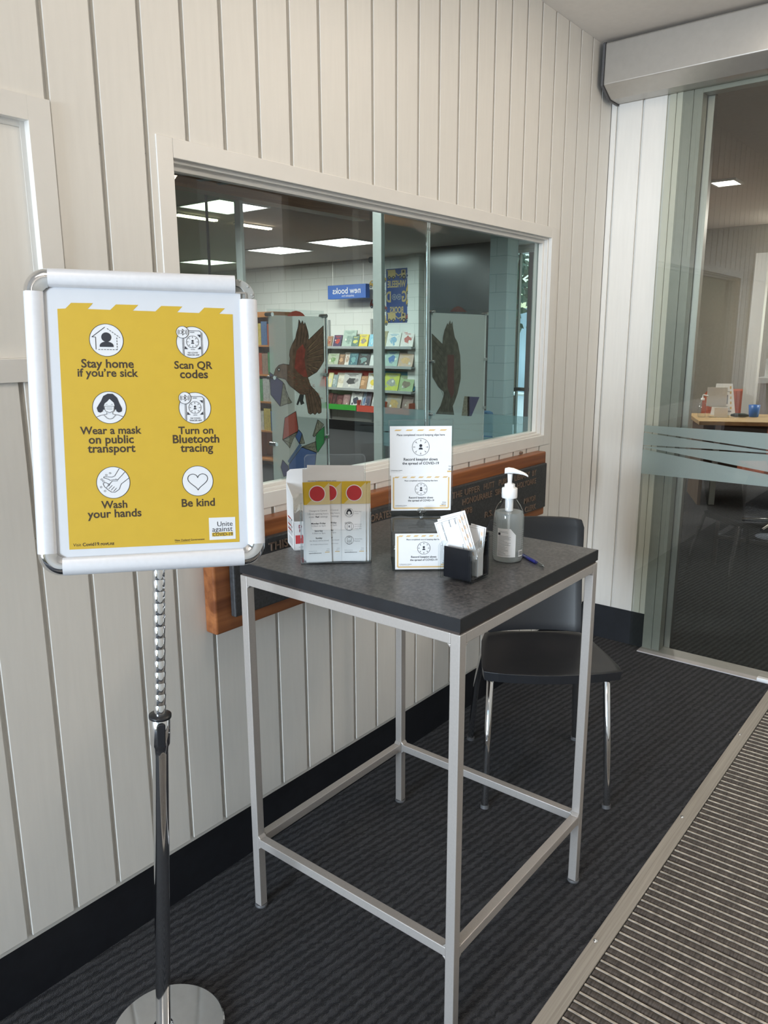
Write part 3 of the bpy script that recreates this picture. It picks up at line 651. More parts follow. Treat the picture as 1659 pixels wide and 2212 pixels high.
def phone_badge(b, a, bb, sa, sb):
    badge(b, FS, a, bb, .0303, LP(2), 2, 3)
    x0, x1 = a - .0165, a + .0165
    b.path(FS, [(x0, bb - .024), (x0, bb + .019), (x0 + .003, bb + .022), (x1 - .003, bb + .022), (x1, bb + .019), (x1, bb - .024)], .0009, LP(4), 3)
    b.path(FS, [(x0 - .0022, bb - .0222), (x0 - .0022, bb + .012)], .0006, LP(4), 3); b.path(FS, [(x1 + .002, bb - .0222), (x1 + .002, bb + .019)], .0006, LP(4), 3)
    b.line(FS, (a - .004, bb + .0192), (a + .004, bb + .0192), .0011, LP(4), 3)
    record_icon(b, FS, a, bb + .001, .0118, LP(3), None, 3, .0007)
    for sx, sy in ((1, 1), (-1, -1), (1, -1)): b.poly(FS, [(a + sx * .0152, bb + .001 + sy * .0138), (a + sx * .009, bb + .001 + sy * .0138), (a + sx * .0145, bb + .001 + sy * .008)], LP(4), 3)
    b.line(FS, (a - .004, bb - .0135), (a + .004, bb - .0135), .0008, LP(4), 3)
    badge(b, FS, sa, sb, .0117, LP(5), 2, 3, .0008)
    k = .0052
    b.path(FS, [(sa - k * .62, sb - k * .62), (sa + k * .62, sb + k * .55), (sa, sb + k * 1.15), (sa, sb - k * 1.15), (sa + k * .62, sb - k * .55), (sa - k * .62, sb + k * .62)], .0007, LP(7), 3)
    for s in (0, math.pi):
        for rd in (.0064, .0088): b.ring(FS, sa, sb, rd, .0007, LP(7), 3, 10, s - .6, s + .6)
# house
a, bb = -.0716, .1551; badge(b, FS, a, bb, .0303, LP(2), 2, 3); L = LP(4)
b.path(FS, [(a - .002, bb + .024), (a - .0255, bb + .0055), (a - .019, bb + .0055), (a - .019, bb - .0175)], .0010, L, 3)
b.line(FS, (a + .002, bb + .0215), (a + .024, bb + .005), .0010, L, 3, .0032); b.line(FS, (a + .0185, bb + .005), (a + .0185, bb - .0175), .0010, L, 3, .0032); b.line(FS, (a - .015, bb - .0175), (a + .0185, bb - .0175), .0010, L, 3, .0032)
b.disc(FS, a, bb + .0055, .0088, L, 3, 32); b.poly(FS, [(a - .0122, bb - .0125), (a + .0122, bb - .0125)] + [(a + .0122 * math.cos(t), bb - .0105 + .0078 * math.sin(t)) for t in [math.pi * j / 16 for j in range(17)]], L, 3)
phone_badge(b, .0848, .1536, .0665, .1726); phone_badge(b, .0845, .0283, .0661, .0476)
# masked face
a, bb = -.0719, .0300; badge(b, FS, a, bb, .0303, LP(2), 2, 3)
b.poly(FS, [(a - .0205, bb - .008), (a - .0165, bb - .0095), (a - .0122, bb - .007), (a - .012, bb - .004), (a + .012, bb - .004), (a + .0122, bb - .007), (a + .0165, bb - .0095), (a + .0215, bb - .0075), (a + .0225, bb - .002), (a + .018, bb + .008), (a + .0145, bb + .018), (a + .007, bb + .0255), (a - .002, bb + .0258), (a - .010, bb + .0215), (a - .0145, bb + .012), (a - .019, bb + .005), (a - .0225, bb - .001)], LP(4), 3)
b.poly(FS, [(a - .0095, bb + .003), (a - .0085, bb - .006), (a - .0045, bb - .0105), (a + .0045, bb - .0105), (a + .0085, bb - .006), (a + .0095, bb + .003), (a + .008, bb + .009), (a + .001, bb + .016), (a - .003, bb + .0115), (a - .008, bb + .0075)], LP(5), 2)
b.poly(FS, [(a - .0088, bb + .0025), (a + .0088, bb + .0025), (a + .0075, bb - .0065), (a, bb - .0095), (a - .0075, bb - .0065)], LP(6), 2); b.path(FS, [(a - .0088, bb + .0025), (a + .0088, bb + .0025), (a + .0075, bb - .0065), (a, bb - .0095), (a - .0075, bb - .0065)], .0007, LP(7), 3, True)
for k in (0, -.0025): b.line(FS, (a - .0055, bb - .0005 + k), (a + .0055, bb - .0005 + k), .0005, LP(7), 3)
for s in (-1, 1): b.line(FS, (a + s * .003, bb + .006), (a + s * .0065, bb + .006), .0006, LP(7), 3)
b.path(FS, [(a - .0235, bb - .0175), (a - .0165, bb - .0145), (a - .0055, bb - .0125), (a - .005, bb - .0085)], .0007, LP(6), 3); b.path(FS, [(a + .0235, bb - .0175), (a + .0165, bb - .0145), (a + .0055, bb - .0125), (a + .005, bb - .0085)], .0007, LP(6), 3)
b.path(FS, [(a - .0105, bb - .014), (a - .005, bb - .020), (a, bb - .0215), (a + .005, bb - .020), (a + .0105, bb - .014)], .0007, LP(6), 3)
# hands
a, bb = -.0713, -.1112; badge(b, FS, a, bb, .0303, LP(2), 2, 3); L = LP(4)
b.path(FS, [(a + .0115, bb + .0262), (a + .003, bb + .0125), (a - .002, bb + .0105), (a - .0165, bb + .0115), (a - .017, bb + .0095), (a - .008, bb + .0065), (a - .006, bb + .0045), (a + .006, bb + .006)], .0008, L, 3)
b.path(FS, [(a + .0215, bb + .0195), (a + .0075, bb + .0045), (a + .0045, bb + .0068)], .0008, L, 3)
b.path(FS, [(a + .0285, bb + .008), (a + .014, bb - .003), (a + .010, bb - .013), (a + .002, bb - .0185), (a - .004, bb - .018), (a - .010, bb - .0135), (a - .0165, bb - .007), (a - .0185, bb - .0015), (a - .0155, bb + .001), (a - .007, bb - .003), (a - .002, bb + .003), (a + .008, bb + .003)], .0008, L, 3)
for k in range(4): b.line(FS, (a - .013 + k * .0042, bb - .009 - k * .0026), (a - .006 + k * .0038, bb - .0025 - k * .0026), .0007, L, 3)
for x, y in ((-.012, .0145), (-.005, .018), (-.0205, .0065), (-.0178, .003), (-.0222, -.008), (-.0155, -.0155), (-.0085, -.0045)): b.ring(FS, a + x, bb + y, .0018, .0005, L, 3, 14)
# heart
a, bb = .0843, -.1127; badge(b, FS, a, bb, .0295, LP(2), 2, 3)
b.path(FS, [(a + .0185 * 1.02 * math.sin(t) ** 3, bb + .0011 * (13 * math.cos(t) - 5 * math.cos(2 * t) - 2 * math.cos(3 * t) - math.cos(4 * t)) + .0005) for t in [2 * math.pi * k / 40 for k in range(40)]], .0011, LP(4), 3, True)
for t, x, y, wd in [('Stay home', -.0712, .1119, .093), ('if you\u2019re sick', -.0712, .0948, .1077), ('Scan QR', .0849, .1105, .0716), ('codes', .0852, .0935, .0525), ('Wear a mask', -.0709, -.0125, .1097), ('on public', -.0712, -.0295, .0806), ('transport', -.0713, -.0463, .0853), ('Turn on', .0846, -.0144, .0659), ('Bluetooth', .0845, -.031, .0877), ('tracing', .0851, -.0482, .0617), ('Wash', -.0714, -.1527, .0468), ('your hands', -.0714, -.1696, .0971), ('Be kind', .0839, -.1547, .063)]:
    b.text(FS, t, x, y, width=wd, layer=LP(2), m=4, bold=.022)
b.text(FS, 'Visit', -.1408, -.2264, width=.0140, layer=LP(2), m=4); b.text(FS, 'Covid19.govt.nz', -.1028, -.2264, width=.0567, layer=LP(2), m=4, bold=.02)
b.text(FS, 'New Zealand Government', .0649, -.2269, width=.0564, layer=LP(2), m=4, bold=.01); b.line(FS, (.037, -.2305), (.066, -.2305), .0005, LP(2), 4)
b.poly(FS, [(.1025, -.1857), (.1535, -.1859), (.1532, -.2294), (.1024, -.2294)], LP(2), 2)
b.text(FS, 'Unite', .1332, -.1985, width=.0295, layer=LP(3), m=3); b.text(FS, 'against', .128, -.2085, width=.0391, layer=LP(3), m=3)
b.rect(FS, .1078, .1482, -.2228, -.2152, LP(3), 1); b.text(FS, 'COVID-19', .1281, -.2191, width=.0385, layer=LP(4), m=3)
for yy in (.1340, .0087):
    b.text(FS, 'NZ COVID', .0846, yy, width=.0186, layer=LP(5), m=3, bold=.01); b.text(FS, 'TRACER APP', .0848, yy - .0043, width=.0232, layer=LP(5), m=3, bold=.01)
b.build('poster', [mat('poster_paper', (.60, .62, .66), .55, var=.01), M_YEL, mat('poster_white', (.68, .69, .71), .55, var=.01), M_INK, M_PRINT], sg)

# ================================================================== THINGS ON THE TABLE
# ---- A5 acrylic leaflet holder
e1 = V((.6707, -.7417, 0)); up = V((0, 0, 1)); HN = e1.cross(up)
tilt = math.radians(7); lean_u = (up * math.cos(tilt) - HN * math.sin(tilt)).normalized()
HO = V((.962, -.3045, 1.0))
FH = fr2(HO, e1, lean_u)                        # leaning plane through the front foot
hp = lambda a, b_, h: FH[0] + FH[1] * a + FH[2] * b_ + FH[3] * h
hold = thing('leaflet_holder', 'clear A5 acrylic leaflet holder at the wall side of the tall table', 'leaflet holder', tuple(HO))
W_ = .1752
b = MB(); b.prism(FH, rr((W_ - .022) / 2, .135, .008, 4, W_ / 2, .136), .0028, h0=-.046)
b.path(FH, [(.0115, .20), (.0115, .263), (.0185, .2695), (.1555, .2695), (.1635, .263), (.1635, .20)], .0016, -155, 1); b.build('back_plate', [M_ACRYL, M_ACRYLEDGE], hold)
b = MB(); cut = [(0, .004), (W_, .004), (W_, .130), (.150, .130), (.150, .118), (.1475, .090), (.143, .085), (.032, .085), (.0275, .090), (.025, .118), (.025, .130), (0, .130)]
b.prism(FH, cut, .0022, h0=.0022)
for a in (.0, W_ - .0018): b.line(FH, (a + .0009, .004), (a + .0009, .13), .0018, 8, 1)
b.line(FH, (0, .0045), (W_, .0045), .0028, 8, 1); b.path(FH, [(.025, .13), (.025, .118), (.0275, .090), (.032, .085), (.143, .085), (.1475, .09), (.15, .118), (.15, .13)], .0008, 8, 1)
b.build('front_plate', [M_ACRYL, M_ACRYLEDGE], hold)
for a in (0, W_ - .0024): b = MB(); b.prism(fr2(hp(a + .0024, 0, 0), -FH[3], FH[2]), [(0, .004), (.046, .004), (.046, .15), (0, .13)], -.0024, h0=-.0024); b.build('side_plate', M_ACRYL, hold)
b = MB(); b.hexa([hp(0, 0, .003), hp(W_, 0, .003), V(hp(W_, 0, 0)) - HN * .05 , V(hp(0, 0, 0)) - HN * .05], [hp(0, .004, .003), hp(W_, .004, .003), V(hp(W_, .004, 0)) - HN * .05, V(hp(0, .004, 0)) - HN * .05]); b.build('foot_plate', M_ACRYL, hold)
# sheets and leaflets standing in it
def sheet(a0, a1, b0, b1, h, rot, label, text=False):
    cx_, cy_ = (a0 + a1) / 2, b0; ca, sa = math.cos(rot), math.sin(rot)
    f = (hp(cx_, cy_, h), FH[1] * ca + FH[2] * sa, FH[2] * ca - FH[1] * sa, FH[3]); w2 = (a1 - a0) / 2; hh = b1 - b0
    b = MB(); b.prism(f, [(-w2, 0), (w2, 0), (w2, hh), (-w2, hh)], .0005)
    if text:
        b.text(f, 'Information for customers on alternative options:', -w2 + .013, hh - .0245, width=.070, layer=1, m=1, bold=.018, align='l'); b.text(f, 'Click and Deliver:', -w2 + .013, hh - .0305, width=.024, layer=1, m=1, bold=.014, align='l')
        b.text(f, 'Click and deliver is available for those wanting to access our collections please', -w2 + .013, hh - .0365, width=.112, layer=1, m=2, align='l')
    tag(b.build('information_sheet', [M_PAPER, M_INK, M_GREYPR], loc=tuple(hp(cx_, cy_, h))), label, 'paper sheet', 'paper sheets in the leaflet holder')
sheet(.0135, .1555, .012, .2435, -.036, -.02, 'blank white sheet at the very back of the acrylic leaflet holder, tallest of its sheets')
sheet(.0055, .1585, .008, .2350, -.030, -.006, 'white sheet with a plain top edge, just behind the printed information sheet')
sheet(.0075, .1585, .006, .2300, -.024, .0, 'printed white sheet headed Information for customers, behind the red-circle leaflets', True)
def leaflet(a0, b0, h, rot, kind, label, w_=.0632, hh=.1985):
    ca, sa = math.cos(rot), math.sin(rot)
    f = (hp(a0, b0, h), FH[1] * ca + FH[2] * sa, FH[2] * ca - FH[1] * sa, FH[3])
    b = MB(); b.prism(f, [(0, 0), (w_, 0), (w_, hh), (0, hh)], .0005); sq = .0555; yb_ = hh - sq
    b.rect(f, 0, w_, yb_, hh, 1, 1); b.poly(f, [(.005, yb_), (w_, yb_), (w_, hh - .002)], 2, 2); b.disc(f, w_ / 2 + .001, hh - .0285, .0205, 3, 0, 48); b.disc(f, w_ / 2 + .001, hh - .0285, .0185, 4, 3, 48)
    c = w_ / 2
    if kind == 'hours':
        for t, y, wd, bo in (('Changes to Central', .128, .044, 0), ('Library opening hours', .1205, .050, 0), ('under', .113, .0135, 0), ('Red', .113, .0085, .03), ('settings', .113, .018, 0), ('Monday\u2013Friday', .0965, .0355, .02), ('9.30am to 5pm', .0905, .035, 0), ('Saturday', .078, .0205, .02), ('9.30am to 4pm', .072, .032, 0), ('Sunday', .060, .0165, .02), ('the library will be closed', .0535, .047, 0), ('No change to drive-in hours', .0445, .043, 0)):
            x = c + .0015
            if t == 'under': x = c - .0145
            if t == 'Red': x = c - .0005
            if t == 'settings': x = c + .0155
            b.text(f, t, x, y, width=wd, layer=1, m=4 if bo else 5, bold=bo)
    else:
        for i, y in enumerate((.121, .087, .0525)):
            xx = .0185; badge(b, f, xx, y, .0108, 1, 0, 4, .0006)
            if i == 0:
                b.poly(f, [(xx - .0075, y - .003), (xx - .0045, y - .004), (xx + .0045, y - .004), (xx + .0075, y - .003), (xx + .006, y + .004), (xx + .002, y + .009), (xx - .003, y + .0088), (xx - .006, y + .004)], 3, 4); b.disc(f, xx, y - .0005, .0038, 4, 0, 20); b.path(f, [(xx - .0085, y - .006), (xx - .002, y - .005), (xx, y - .0075), (xx + .002, y - .005), (xx + .0085, y - .006)], .0004, 3, 4)
            else:
                b.path(f, rr(.0052, .0095, .0015, 3, xx, y), .0006, 3, 4, True); b.line(f, (xx - .003, y + .007), (xx + .003, y + .007), .0012, 3, 4)
                if i == 1: b.disc(f, xx, y + .001, .0013, 3, 4, 12); b.line(f, (xx, y), (xx, y - .003), .002, 3, 4); b.ring(f, xx - .0085, y + .0078, .0022, .0005, 3, 4, 14)
                else: b.ring(f, xx, y - .003, .0033, .0005, 3, 4, 20); b.path(f, [(xx - .0014, y - .003), (xx - .0002, y - .0045), (xx + .0022, y - .0012)], .0006, 3, 4)
            for j, t in enumerate((('Please wear', 'a mask'), ('Scan in with', 'the COVID', 'Tracer App'), ('Vaccine Pass', 'Required'))[i]): b.text(f, t, .0315, y + (.003 if i != 1 else .005) - .0052 * j, height=.0026, layer=1, m=5, align='l')
    b.text(f, 'Find out more at', .007, .0275, width=.020, layer=1, m=5, align='l'); b.text(f, 'upperhuttlibrary.co.nz', .007, .0225, width=.031, layer=1, m=4, align='l', bold=.02)
    b.text(f, 'Unite', w_ - .005, .0325, height=.0022, layer=1, m=5, align='r'); b.text(f, 'against', w_ - .005, .0285, height=.0022, layer=1, m=5, align='r'); b.rect(f, w_ - .0165, w_ - .005, .0232, .0252, 1, 6)
    tag(b.build('leaflet', [M_PAPER, M_GOLD, M_PALEYEL, M_RED, M_INK, M_GREYPR, M_AMBER], loc=tuple(f[0])), label, 'leaflet', 'red-circle leaflets in the holder')
leaflet(.0125, .0045, -.0125, .028, 'hours', 'plain yellow corner of a leaflet peeking out left behind the front opening-hours leaflet')
leaflet(.0375, .0065, -.0095, -.012, 'hours', 'middle red-circle opening-hours leaflet, half covered by the leaflet on its left')
leaflet(.0135, .0045, -.0050, .018, 'hours', 'front left red-circle leaflet headed Changes to Central Library opening hours')
leaflet(.1095, .0062, -.0150, -.012, 'icons', 'thin yellow edge of the hindmost leaflet in the right-hand stack of the holder', .0632)
leaflet(.1055, .0062, -.0110, -.012, 'icons', 'narrow strip of the second leaflet in the right-hand stack of the holder', .0632)
leaflet(.1010, .0062, -.0070, -.012, 'icons', 'right red-circle leaflet with three round mask, phone and pass icons', .0600)

# ---- dispenser box
gs, gf = V((.55, .835, 0)), V((.835, -.55, 0)); go = V((1.0425, -.2000, 1.0)); gx = lambda p: go + gf * p.x + gs * p.y + V((0, 0, p.z))
gb = thing('dispenser_box', 'small white cardboard box with torn open top and red stripes behind the leaflet holder', 'cardboard box', tuple(go))
GW, GD, GH, t_ = .11, .088, .143, .0012
b = MB(); FLf = (gx(V((0, 0, 0))), gf, up, gf.cross(up))
b.prism((gx(V((0, 0, .0015))), gf, gs, up), [(0, 0), (GW, 0), (GW, GD), (0, GD)], .0015)
b.prism(FLf, [(0, 0), (GW, 0), (GW, .078), (.030, .078), (.0, .079)], t_)
FLs = (gx(V((0, GD, 0))), -gs, up, (-gs).cross(up))
b.prism(FLs, [(0, 0), (GD, 0), (GD, .080), (.0865, .10), (.0865, .142), (.07, .146), (.02, .162), (0, .168)], t_)
FLb = (gx(V((0, GD, 0))), gf, up, gf.cross(up)); b.prism(FLb, [(0, 0), (GW, 0), (GW, .19), (.095, .205), (.012, .203), (.003, .196), (0, .168)], t_)
FLr = (gx(V((GW, 0, 0))), gs, up, gs.cross(up)); b.prism(FLr, [(0, 0), (GD, 0), (GD, .168), (0, .11)], t_)
body = b.build('carton', M_PAPER, gb)
b = MB()
for z in (.077, .058, .0455):
    b.prism(FLs, [(.012, z), (.052, z), (.052, z + .0042), (.012, z + .0042)], .0003, 0, h0=.0004); b.prism(FLs, [(.058, z - .001), (.070, z - .001), (.066, z + .004), (.060, z + .004)], .0003, 2, h0=.0004)
    for j in range(5 if z > .07 else 3): b.prism(FLs, [(.012, z - .0035 - j * .003), (.068, z - .0035 - j * .003), (.068, z - .0045 - j * .003), (.012, z - .0045 - j * .003)], .0003, 3, h0=.0004)
for j in range(6): b.prism(FLs, [(.02, .028 - j * .0035), (.07, .028 - j * .0035), (.07, .0268 - j * .0035), (.02, .0268 - j * .0035)], .0003, 3, h0=.0004)
b.text(FLf, 'D', .0175, .0645, height=.0085, layer=2, m=1, bold=.03); b.text(FLf, 'P', .0172, .0535, height=.0075, layer=2, m=1, bold=.03)
b.rect(FLf, .004, GW - .01, .0185, .0415, 2, 4); b.disc(FLf, .0325, .0405, .0085, 3, 5, 28); b.rect(FLf, .012, .03, .0085, .0095, 2, 3)
b.build('box_print', [mat('brick_red_print', (.38, .04, .03), .5), mat('maroon_print', (.28, .03, .07), .5), M_INK, M_GREYPR, mat('coral_red_print', (.60, .07, .08), .5), M_WHITE], body)
b = MB(gx); random.seed(3); vs = []
N = 9
for j in range(N):
    for i in range(N): vs.append((.006 + (GW - .012) * i / (N - 1), .006 + (GD - .012) * j / (N - 1), .092 + .030 * random.random() + (.02 if j > 5 else 0)))
b.add(vs, [(j * N + i, j * N + i + 1, (j + 1) * N + i + 1, (j + 1) * N + i) for j in range(N - 1) for i in range(N - 1)], 0, True)
b.build('plastic_liner', film('crumpled_film', (.80, .82, .80), .72, .2), gb)

# ---- record slip ballot box
bd = V((.65, -.76, 0)).normalized(); bn = bd.cross(up); bo = V((1.0608, -.5150, 1.0))
FB = (bo, bd, up, bn); BW, BD = .146, .112
bx = thing('ballot_box', 'clear acrylic ballot box with tall header and three record keeping cards, mid table', 'ballot box', tuple(bo))
bp = lambda a, h, z: bo + bd * a + bn * h + up * z
b = MB(lambda p: bp(p.x, p.y, p.z)); t_ = .003
b.box(0, BW, -BD, 0, .0, t_); b.box(0, BW, -t_, 0, t_, .098); b.box(0, t_, -BD, -t_, t_, .100); b.box(BW - t_, BW, -BD, -t_, t_, .100); b.box(t_, BW - t_, -BD, -BD + t_, t_, .112); b.xf = None
b.line(FB, (0, .0015), (BW, .0015), .003, 4, 1); b.line(FB, (0, .097), (BW, .097), .0028, 4, 1)
for a in (0.001, BW - .001): b.line(FB, (a, 0), (a, .098), .002, 4, 1)
b.build('box_body', [M_ACRYL, M_ACRYLEDGE], bx)
b = MB(lambda p: bp(p.x, p.y, p.z)); b.hexa([(-.003, .003, .098), (BW + .003, .003, .098), (BW + .003, -BD, .116), (-.003, -BD, .116)][::-1] if False else [(-.003, -BD, .116), (BW + .003, -BD, .116), (BW + .003, .003, .098), (-.003, .003, .098)], [(-.003, -BD, .120), (BW + .003, -BD, .120), (BW + .003, .003, .102), (-.003, .003, .102)])
b.build('lid', M_ACRYL, bx)
b = MB(lambda p: bp(p.x, p.y, p.z)); HW0, HW1 = -.004, .1535
b.box(HW0, HW1, -BD - .003, -BD, .112, .352); FHD = (bp(0, -BD, 0), bd, up, bn); b.xf = None; b.path(FHD, [(HW0, .118), (HW0, .3505), (HW1, .3505), (HW1, .118)], .0022, 6, 1); hd = b.build('header_plate', [M_ACRYL, M_ACRYLEDGE], bx)
def rcard(fr, w_, h_, big, frame):
    """white record keeping card, origin bottom left"""
    b = MB(); b.prism(fr, [(0, 0), (w_, 0), (w_, h_), (0, h_)], .0006); c = w_ / 2
    if frame:
        m_ = .006; b.path(fr, [(m_, h_ - m_), (m_, m_), (w_ - m_, m_), (w_ - m_, h_ - m_)], .0035, 1, 1); yy, n_, x0 = h_ - m_, 7, m_ + .003
    else: yy, n_, x0 = h_ - .010, 5, .013
    st = (w_ - 2 * x0) / (n_ - 1 + .55)
    for k in range(n_): b.poly(fr, [(x0 + k * st - .002, yy - .0018), (x0 + k * st + st * .5 - .002, yy - .0018), (x0 + k * st + st * .55 + .0015, yy + .0018), (x0 + k * st + .0015, yy + .0018)], 1, 1)
    k = 1.0 if big else .76; top = h_ - (.0215 if big else .0145)
    b.text(fr, 'Place completed record keeping slips here', c, top, width=.118 * (1 if big else .70), layer=1, m=2, bold=.014)
    cy = top - (.030 if big else .0215); record_icon(b, fr, c, cy, .0215 if big else .0155, 1, None, 2, .0008)
    b.text(fr, 'Record keeping slows', c, cy - (.0305 if big else .0215), width=.084 * (1 if big else .72), layer=1, m=2, bold=.02); b.text(fr, 'the spread of COVID-19', c, cy - (.0405 if big else .0290), width=.091 * (1 if big else .72), layer=1, m=2, bold=.02)
    b.text(fr, 'Te K\u0101wanatanga o Aotearoa', .002 if big else .0105, .0130, width=.029, layer=1, m=2, align='l', bold=.02); b.text(fr, 'New Zealand Government', .002 if big else .0105, .0100, width=.024, layer=1, m=3, align='l')
    if frame:
        b.text(fr, 'Unite', w_ - .012, .0205, height=.0030, layer=1, m=2, align='r'); b.text(fr, 'against', w_ - .012, .0160, height=.0030, layer=1, m=2, align='r'); b.rect(fr, w_ - .0275, w_ - .012, .0100, .0128, 1, 1)
    else:
        b.text(fr, 'Un', w_ - .0005, .0225, height=.0038, layer=1, m=2, align='r'); b.text(fr, 'aga', w_ - .0005, .0160, height=.0038, layer=1, m=2, align='r'); b.rect(fr, w_ - .010, w_ - .0005, .0075, .0115, 1, 1)
    return b
CM = [M_WHITE, M_AMBER, M_INK, M_GREYPR]
f = (bp(.0, -BD, .213) + bn * .0012, bd, up, bn); tag(rcard((f[0] - bd * .002, bd, up, bn), .1525, .1225, True, False).build('record_card', CM, loc=tuple(f[0])), 'largest white record keeping card, top of the ballot box header', 'printed card', 'record keeping cards on the ballot box')
f = (bp(.0, -BD, .124) + bn * .0020 + bd * .001, bd, up, bn); tag(rcard(f, .1495, .0905, False, True).build('record_card', CM, loc=tuple(f[0])), 'amber-framed record keeping card in the lower half of the ballot box header', 'printed card', 'record keeping cards on the ballot box')
f = (bp(.006, .0012, .004), bd, up, bn); tag(rcard(f, .137, .0885, False, True).build('record_card', CM, loc=tuple(f[0])), 'amber-framed record keeping card on the front of the ballot box, behind the slip holder', 'printed card', 'record keeping cards on the ballot box')
b = MB(); c = bp(.0745, -.080, .1265); b.lathe(c, [(.001, -.011), (.007, -.009), (.0105, -.003), (.0115, .002), (.009, .008), (.004, .0108), (.0005, .0112)], 24); kn = b.build('lid_knob', glass('faceted_knob', (.70, .73, .74), 2.0), bx)
b = MB(lambda p: bp(p.x, p.y, p.z)); b.cyl((.0745, -.080, .112), (.0745, -.080, .1165), .005, n=14); b.build('lock_post', M_CHROME, kn)
for i, (a, h, z, ro, lb) in enumerate(((.02, -.03, .052, .2, 'grey-white folded slip lying inside the ballot box, nearer its left side'), (.09, -.05, .060, -.3, 'folded slip lying inside the ballot box, nearer its right side'))):
    ca, sa = math.cos(ro), math.sin(ro); fr_ = (bp(a, h, z), bd * ca + bn * sa, bn * ca - bd * sa, up); b = MB(); b.prism(fr_, [(-.012, -.02), (.045, -.02), (.045, .025), (-.012, .025)], .0006); b.prism(fr_, [(-.010, -.018), (.043, -.018), (.042, .024), (-.011, .022)], .0006, h0=.006)
    tag(b.build('completed_slip', M_PAPER, loc=tuple(fr_[0])), lb, 'paper slip', 'slips inside the ballot box')

# ---- black and clear slip holder
sx0, sx1, sy0, sy1 = 1.087, 1.1665, -.6375, -.7275
sh = thing('slip_holder', 'black fronted slip holder with thick clear sides, nearest item on the table', 'slip holder', ((sx0 + sx1) / 2, (sy0 + sy1) / 2, 1.0))
b = MB(); ct = .0075
b.box(sx0, sx0 + .004, sy1 + ct, sy0 - ct, 1.006, 1.079); b.box(sx0 + .004, sx1 - .006, sy1 + ct, sy0 - ct, 1.006, 1.010); b.box(sx1 - .008, sx1 - .004, sy1 + ct, sy0 - ct, 1.006, 1.108)
b.build('black_liner', mat('gloss_black', (.008, .009, .012), .22, var=.2), sh, bevel=.001)
for y in (sy0, sy1 + ct):
    b = MB(); b.prism(fr2((0, y, 0), (1, 0, 0), (0, 0, 1)), [(sx0 - .002, 1.002), (sx0 + .002, 1.0), (sx1 - .006, 1.0), (sx1, 1.004), (sx1, 1.101), (sx1 - .016, 1.1025), (sx0 + .002, 1.081), (sx0 - .002, 1.078)], -ct if False else ct, h0=0.0)
    sp_ = b.build('clear_side', M_ACRYL, sh)
    b = MB(); fr_ = fr2((0, y - ct - .0002, 0), (1, 0, 0), (0, 0, 1)); b.path(fr_, [(sx0 - .001, 1.002), (sx1 - .002, 1.002), (sx1 - .002, 1.1), (sx1 - .016, 1.1012), (sx0 + .001, 1.0797)], .0016, 0, 0, True)
    fr_ = fr2((sx0 - .0022, y, 0), (0, -1, 0), (0, 0, 1)); b.path(fr_, [(0.0006, 1.002), (0.0006, 1.079), (ct - .0006, 1.079), (ct - .0006, 1.002)], .0014, 0, 0, True)
    b.build('polished_rim', M_ACRYLEDGE, sp_)
def slip(x, tl, rot, w_, h_, label, text):
    f = ((x, tl[0], tl[1]), V((0, -math.cos(rot), math.sin(rot))), V((0, math.sin(rot), math.cos(rot))), V((-1, 0, 0))); f = (V(f[0]), f[1], f[2], f[3])
    b = MB(); b.prism(f, [(0, -h_), (w_, -h_), (w_, 0), (0, 0)], .0005); b.path(f, [(.004, -h_ + .004), (w_ - .011, -h_ + .004), (w_ - .011, -.004), (.004, -.004)], .0004, 1, 2, True)
    for k in range(5): b.poly(f, [(w_ - .0075, -.008 - k * .021), (w_ - .0035, -.0105 - k * .021), (w_ - .0035, -.0195 - k * .021), (w_ - .0075, -.017 - k * .021)], 1, 1)
    if text:
        for t, a, c, wd in (('Date:', w_ - .0175, -.005, .0135), ('Time:', w_ - .0175, -.066, .0135), ('Name:', .043, -.005, .0165), ('Contact number:', .021, -.005, .046)):
            b.text(f, t, a, c - wd / 2, width=wd, layer=1, m=2, rot=-R90, bold=.01)
    tag(b.build('record_slip', [M_WHITE, M_PEACH, M_INK], loc=tuple(f[0])), label, 'paper slip', 'blank slips in the slip holder')
rc = math.radians(22.6)
slip(1.1050, (-.604, 1.1239), rc, .077, .112, 'front blank slip showing Date, Name and Contact number, leaning left in the slip holder', True)
slip(1.1075, (-.611, 1.1325), rc - .02, .075, .112, 'blank slip just behind the front slip in the slip holder', False)
slip(1.1100, (-.618, 1.1400), rc - .05, .071, .11, 'third blank slip of the left-leaning fan in the slip holder', False)
slip(1.1420, (-.6750, 1.1225), -.05, .043, .105, 'upright slip at the back of the slip holder, right of the leaning fan', False)
slip(1.1460, (-.6800, 1.1260), -.10, .041, .105, 'hindmost upright slip in the slip holder', False)
b = MB()
for k in range(14): b.box(1.118 + k * .0016, 1.1188 + k * .0016, -.7185, -.655, 1.0105, 1.060 + .004 * ((k * 7) % 5))
tag(b.build('slip_stack', M_PAPER, loc=(1.13, -.69, 1.01)), 'tight wad of spare slips standing low inside the slip holder', 'paper stack')

